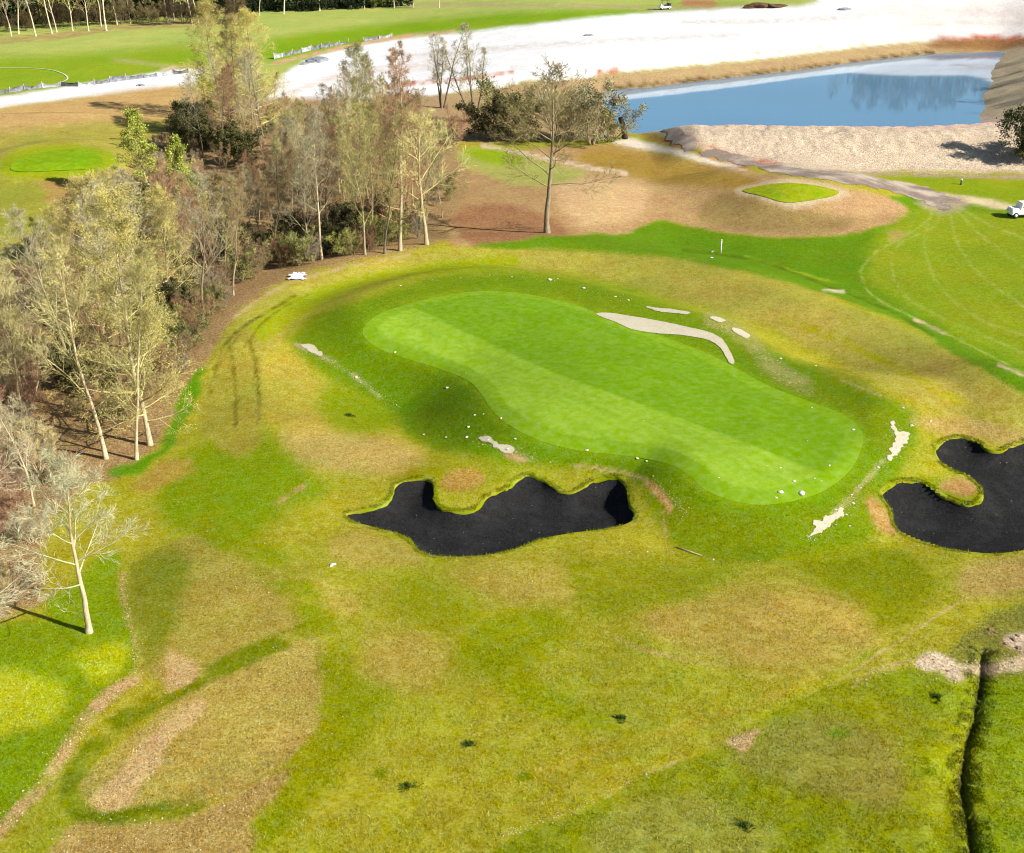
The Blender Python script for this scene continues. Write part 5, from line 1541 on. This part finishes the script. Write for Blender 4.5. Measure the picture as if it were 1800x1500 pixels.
# white utility vehicle at the right edge
b = gp(1772, 384)
ve = empty('utility_vehicle', (b.x + 1.35, b.y + .45, b.z), math.radians(6), .86)
tag(ve, 'white utility vehicle on the grass at the right edge, cut by the frame', 'vehicle')
bm_part('body', box(2.9, 1.35, .55, .08, .97, .38), M_WHITE, ve)
bm_part('bonnet', box(.85, 1.25, .16, .05, .9, .925), M_WHITE, ve, (-1.0, 0, 0))
cab = bm_part('cab', box(1.15, 1.25, .72, .07, .72, .93), M_WHITE, ve, (.02, 0, 0))
bm_part('windscreen', box(.03, 1.02, .5, 0, 1, 0), M_GLASS, cab, (-.50, 0, 1.02), (0, math.radians(17), 0))
for sy in (-.62, .62): bm_part('side_window', box(.62, .03, .36, 0, .8, 0), M_GLASS, cab, (.03, sy, 1.14))
bm_part('cargo_bed', box(1.0, 1.35, .28, .04, 1, .935), M_WHITE, ve, (.93, 0, 0))
for sy in (-.48, .48): bm_part('headlight', box(.04, .2, .12, .015, 1, 0), M_HUB, ve, (-1.46, sy, .68))
for wx_ in (-.95, .95):
    for wy_ in (-.58, .58): wheel(ve, wx_, wy_, .34, .22)

# golf buggy on the far field
b = gp(1169, 17)
bg = empty('golf_buggy', b, math.radians(8))
tag(bg, 'small golf buggy with a dark roof on the far field', 'golf buggy')
bm_part('body', box(2.3, 1.15, .42, .08, .96, .28), M_WHITE, bg)
bm_part('roof', box(1.75, 1.2, .09, .04, .95, 1.78), M_DARK, bg)
bm_part('front_cowl', box(.5, 1.1, .38, .08, .6, .68), M_WHITE, bg, (-.85, 0, 0))
st_ = bm_part('seat', box(.5, 1.05, .16, .04, 1, .70), M_DARK, bg, (.15, 0, 0))
bm_part('backrest', box(.1, 1.05, .42, .04, 1, .86), M_DARK, bg, (.42, 0, 0))
bm_part('bag_rack', box(.5, .95, .5, .05, 1, .70), M_DARK, bg, (.85, 0, 0))
for wx_ in (-.72, .62):
    for wy_ in (-.52, .52): tube_part('roof_post', [(wx_, wy_, .68), (wx_ * .95, wy_, 1.8)], [.025, .025], 6, M_DARK, bg)
for wx_ in (-.75, .72):
    for wy_ in (-.5, .5): wheel(bg, wx_, wy_, .24, .18)

# posts, stakes, litter
b = gp(1267, 445); hp = height_for(b, 421)
po = empty('marker_post', b); tag(po, 'slim white marker post in the bright grass behind the green', 'post')
tube_part('shaft', [(0, 0, -.2), (0, 0, hp * .93)], [.045, .045], 8, M_WHITE, po)
tube_part('cap', [(0, 0, hp * .93), (0, 0, hp)], [.055, .05], 8, M_HUB, po)
b = gp(1689, 325); po = empty('drain_post', b); tag(po, 'short white capped post, shaft coloured dark as its shade, in the grass below the pond bank', 'post')
tube_part('shaft', [(0, 0, -.2), (.03, .06, .45)], [.09, .08], 8, M_DARK, po)  # dark colour stands in for the shade by the white cap
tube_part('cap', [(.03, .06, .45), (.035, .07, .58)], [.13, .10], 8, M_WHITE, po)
for a, c__, lab in (((1188, 963), (1233, 978), 'pale wooden stake lying in the grass right of the left bunker'),):
    p, q = gp(*a), gp(*c__)
    o = tube_part('stake', [(0, 0, .04), ((q - p).x / 2, (q - p).y / 2, (q - p).z / 2 + .05), ((q - p).x, (q - p).y, (q - p).z + .04)], [.028, .028, .02], 6, M_WOOD)
    o.location = p; tag(o, lab, 'stake')
b = gp(1096, 244); tr = tube_part('tree_stump', [(.15, 0, -.2), (.1, 0, .6), (-.1, 0, 1.5), (-.45, .1, 2.5)], [.42, .34, .32, .30], 9, M_CLOD_DARK)
tr.location = b; tag(tr, 'dark leaning stump at the end of the bush row by the pond', 'stump')

b = gp(523, 487); V = []; K = 12; r_ = np.random.default_rng(9)
for i in range(K + 1):
    for j in range(K + 1):
        u, v_ = i / K - .5, j / K - .5
        V.append((u * 1.15 * (1 + .3 * math.sin(j)) + r_.normal() * .05, v_ * 1.7 + r_.normal() * .06, .04 + .12 * abs(fbm(np.array([u * 4 + 3]), np.array([v_ * 4]), 3)[0]) * 2 + .03 * r_.random()))
o = mesh_obj('plastic_sheet', V, [(i * (K + 1) + j, i * (K + 1) + j + 1, (i + 1) * (K + 1) + j + 1, (i + 1) * (K + 1) + j) for i in range(K) for j in range(K)], M_FABRIC_W, None, True)
o.location = b; tag(o, 'crumpled white sheet on the leaf litter at the wood edge', 'sheet')

for px_, py_, sx, sy, sz, mat_, nm, lab in ((556, 107, 1.7, 2.4, .7, M_RUBBLE, 'rubble_heap', 'grey rubble heap on the chalk left of the olive topped tree'), (535, 113, .8, .8, .4, M_RUBBLE, 'rubble_heap', 'small grey rubble heap left of the larger one'),
                                      (1336, 12, 3.2, 2.2, 1.0, M_HEAP, 'soil_heap', 'brown soil heap at the far edge of the chalk'), (1368, 11, 2.4, 1.6, .6, M_HEAP, 'soil_heap', 'low brown soil heap right of the bigger one'), (247, 151, .6, .5, .3, M_RUBBLE, 'rubble_heap', 'small grey lump on the left chalk track'),
                                      (1034, 63, .9, .5, .3, M_RUBBLE, 'rubble_heap', 'tiny grey lump in the middle of the chalk field'), (1484, 17, 1.2, .6, .4, M_RUBBLE, 'rubble_heap', 'dark lump at the far rim of the chalk')):
    me_ = lump(hash(lab) % 97 if False else int(px_), 3, .5, .8); me_.materials.append(mat_)
    o = bpy.data.objects.new(nm, me_); COL.objects.link(o); o.location = gp(px_, py_); o.scale = (sx, sy, sz); tag(o, lab, 'heap')

# two white birds on the crest of the pond bank
for px_, lab, flip in ((1582, 'white bird standing on the bank before the pond, left of two', 1), (1591, 'white bird standing on the bank before the pond, right of two', -1)):
    b = gp(px_, 231)
    rt = empty('bird', (b.x, b.y, b.z), 0 if flip > 0 else .4); tag(rt, lab, 'bird', 'white birds on the pond bank')
    f = -flip
    tube_part('body', [(-.30 * f, 0, .26), (-.18 * f, 0, .28), (0, 0, .30), (.14 * f, 0, .34), (.20 * f, 0, .44), (.22 * f, 0, .56), (.27 * f, 0, .61), (.33 * f, 0, .60), (.40 * f, 0, .58)],
              [.015, .08, .13, .11, .06, .045, .055, .035, .008], 10, M_WHITE, rt)
    for s_ in (-.05, .05): tube_part('leg', [(0, s_, .2), (.01, s_, 0)], [.015, .012], 5, M_DARK, rt)
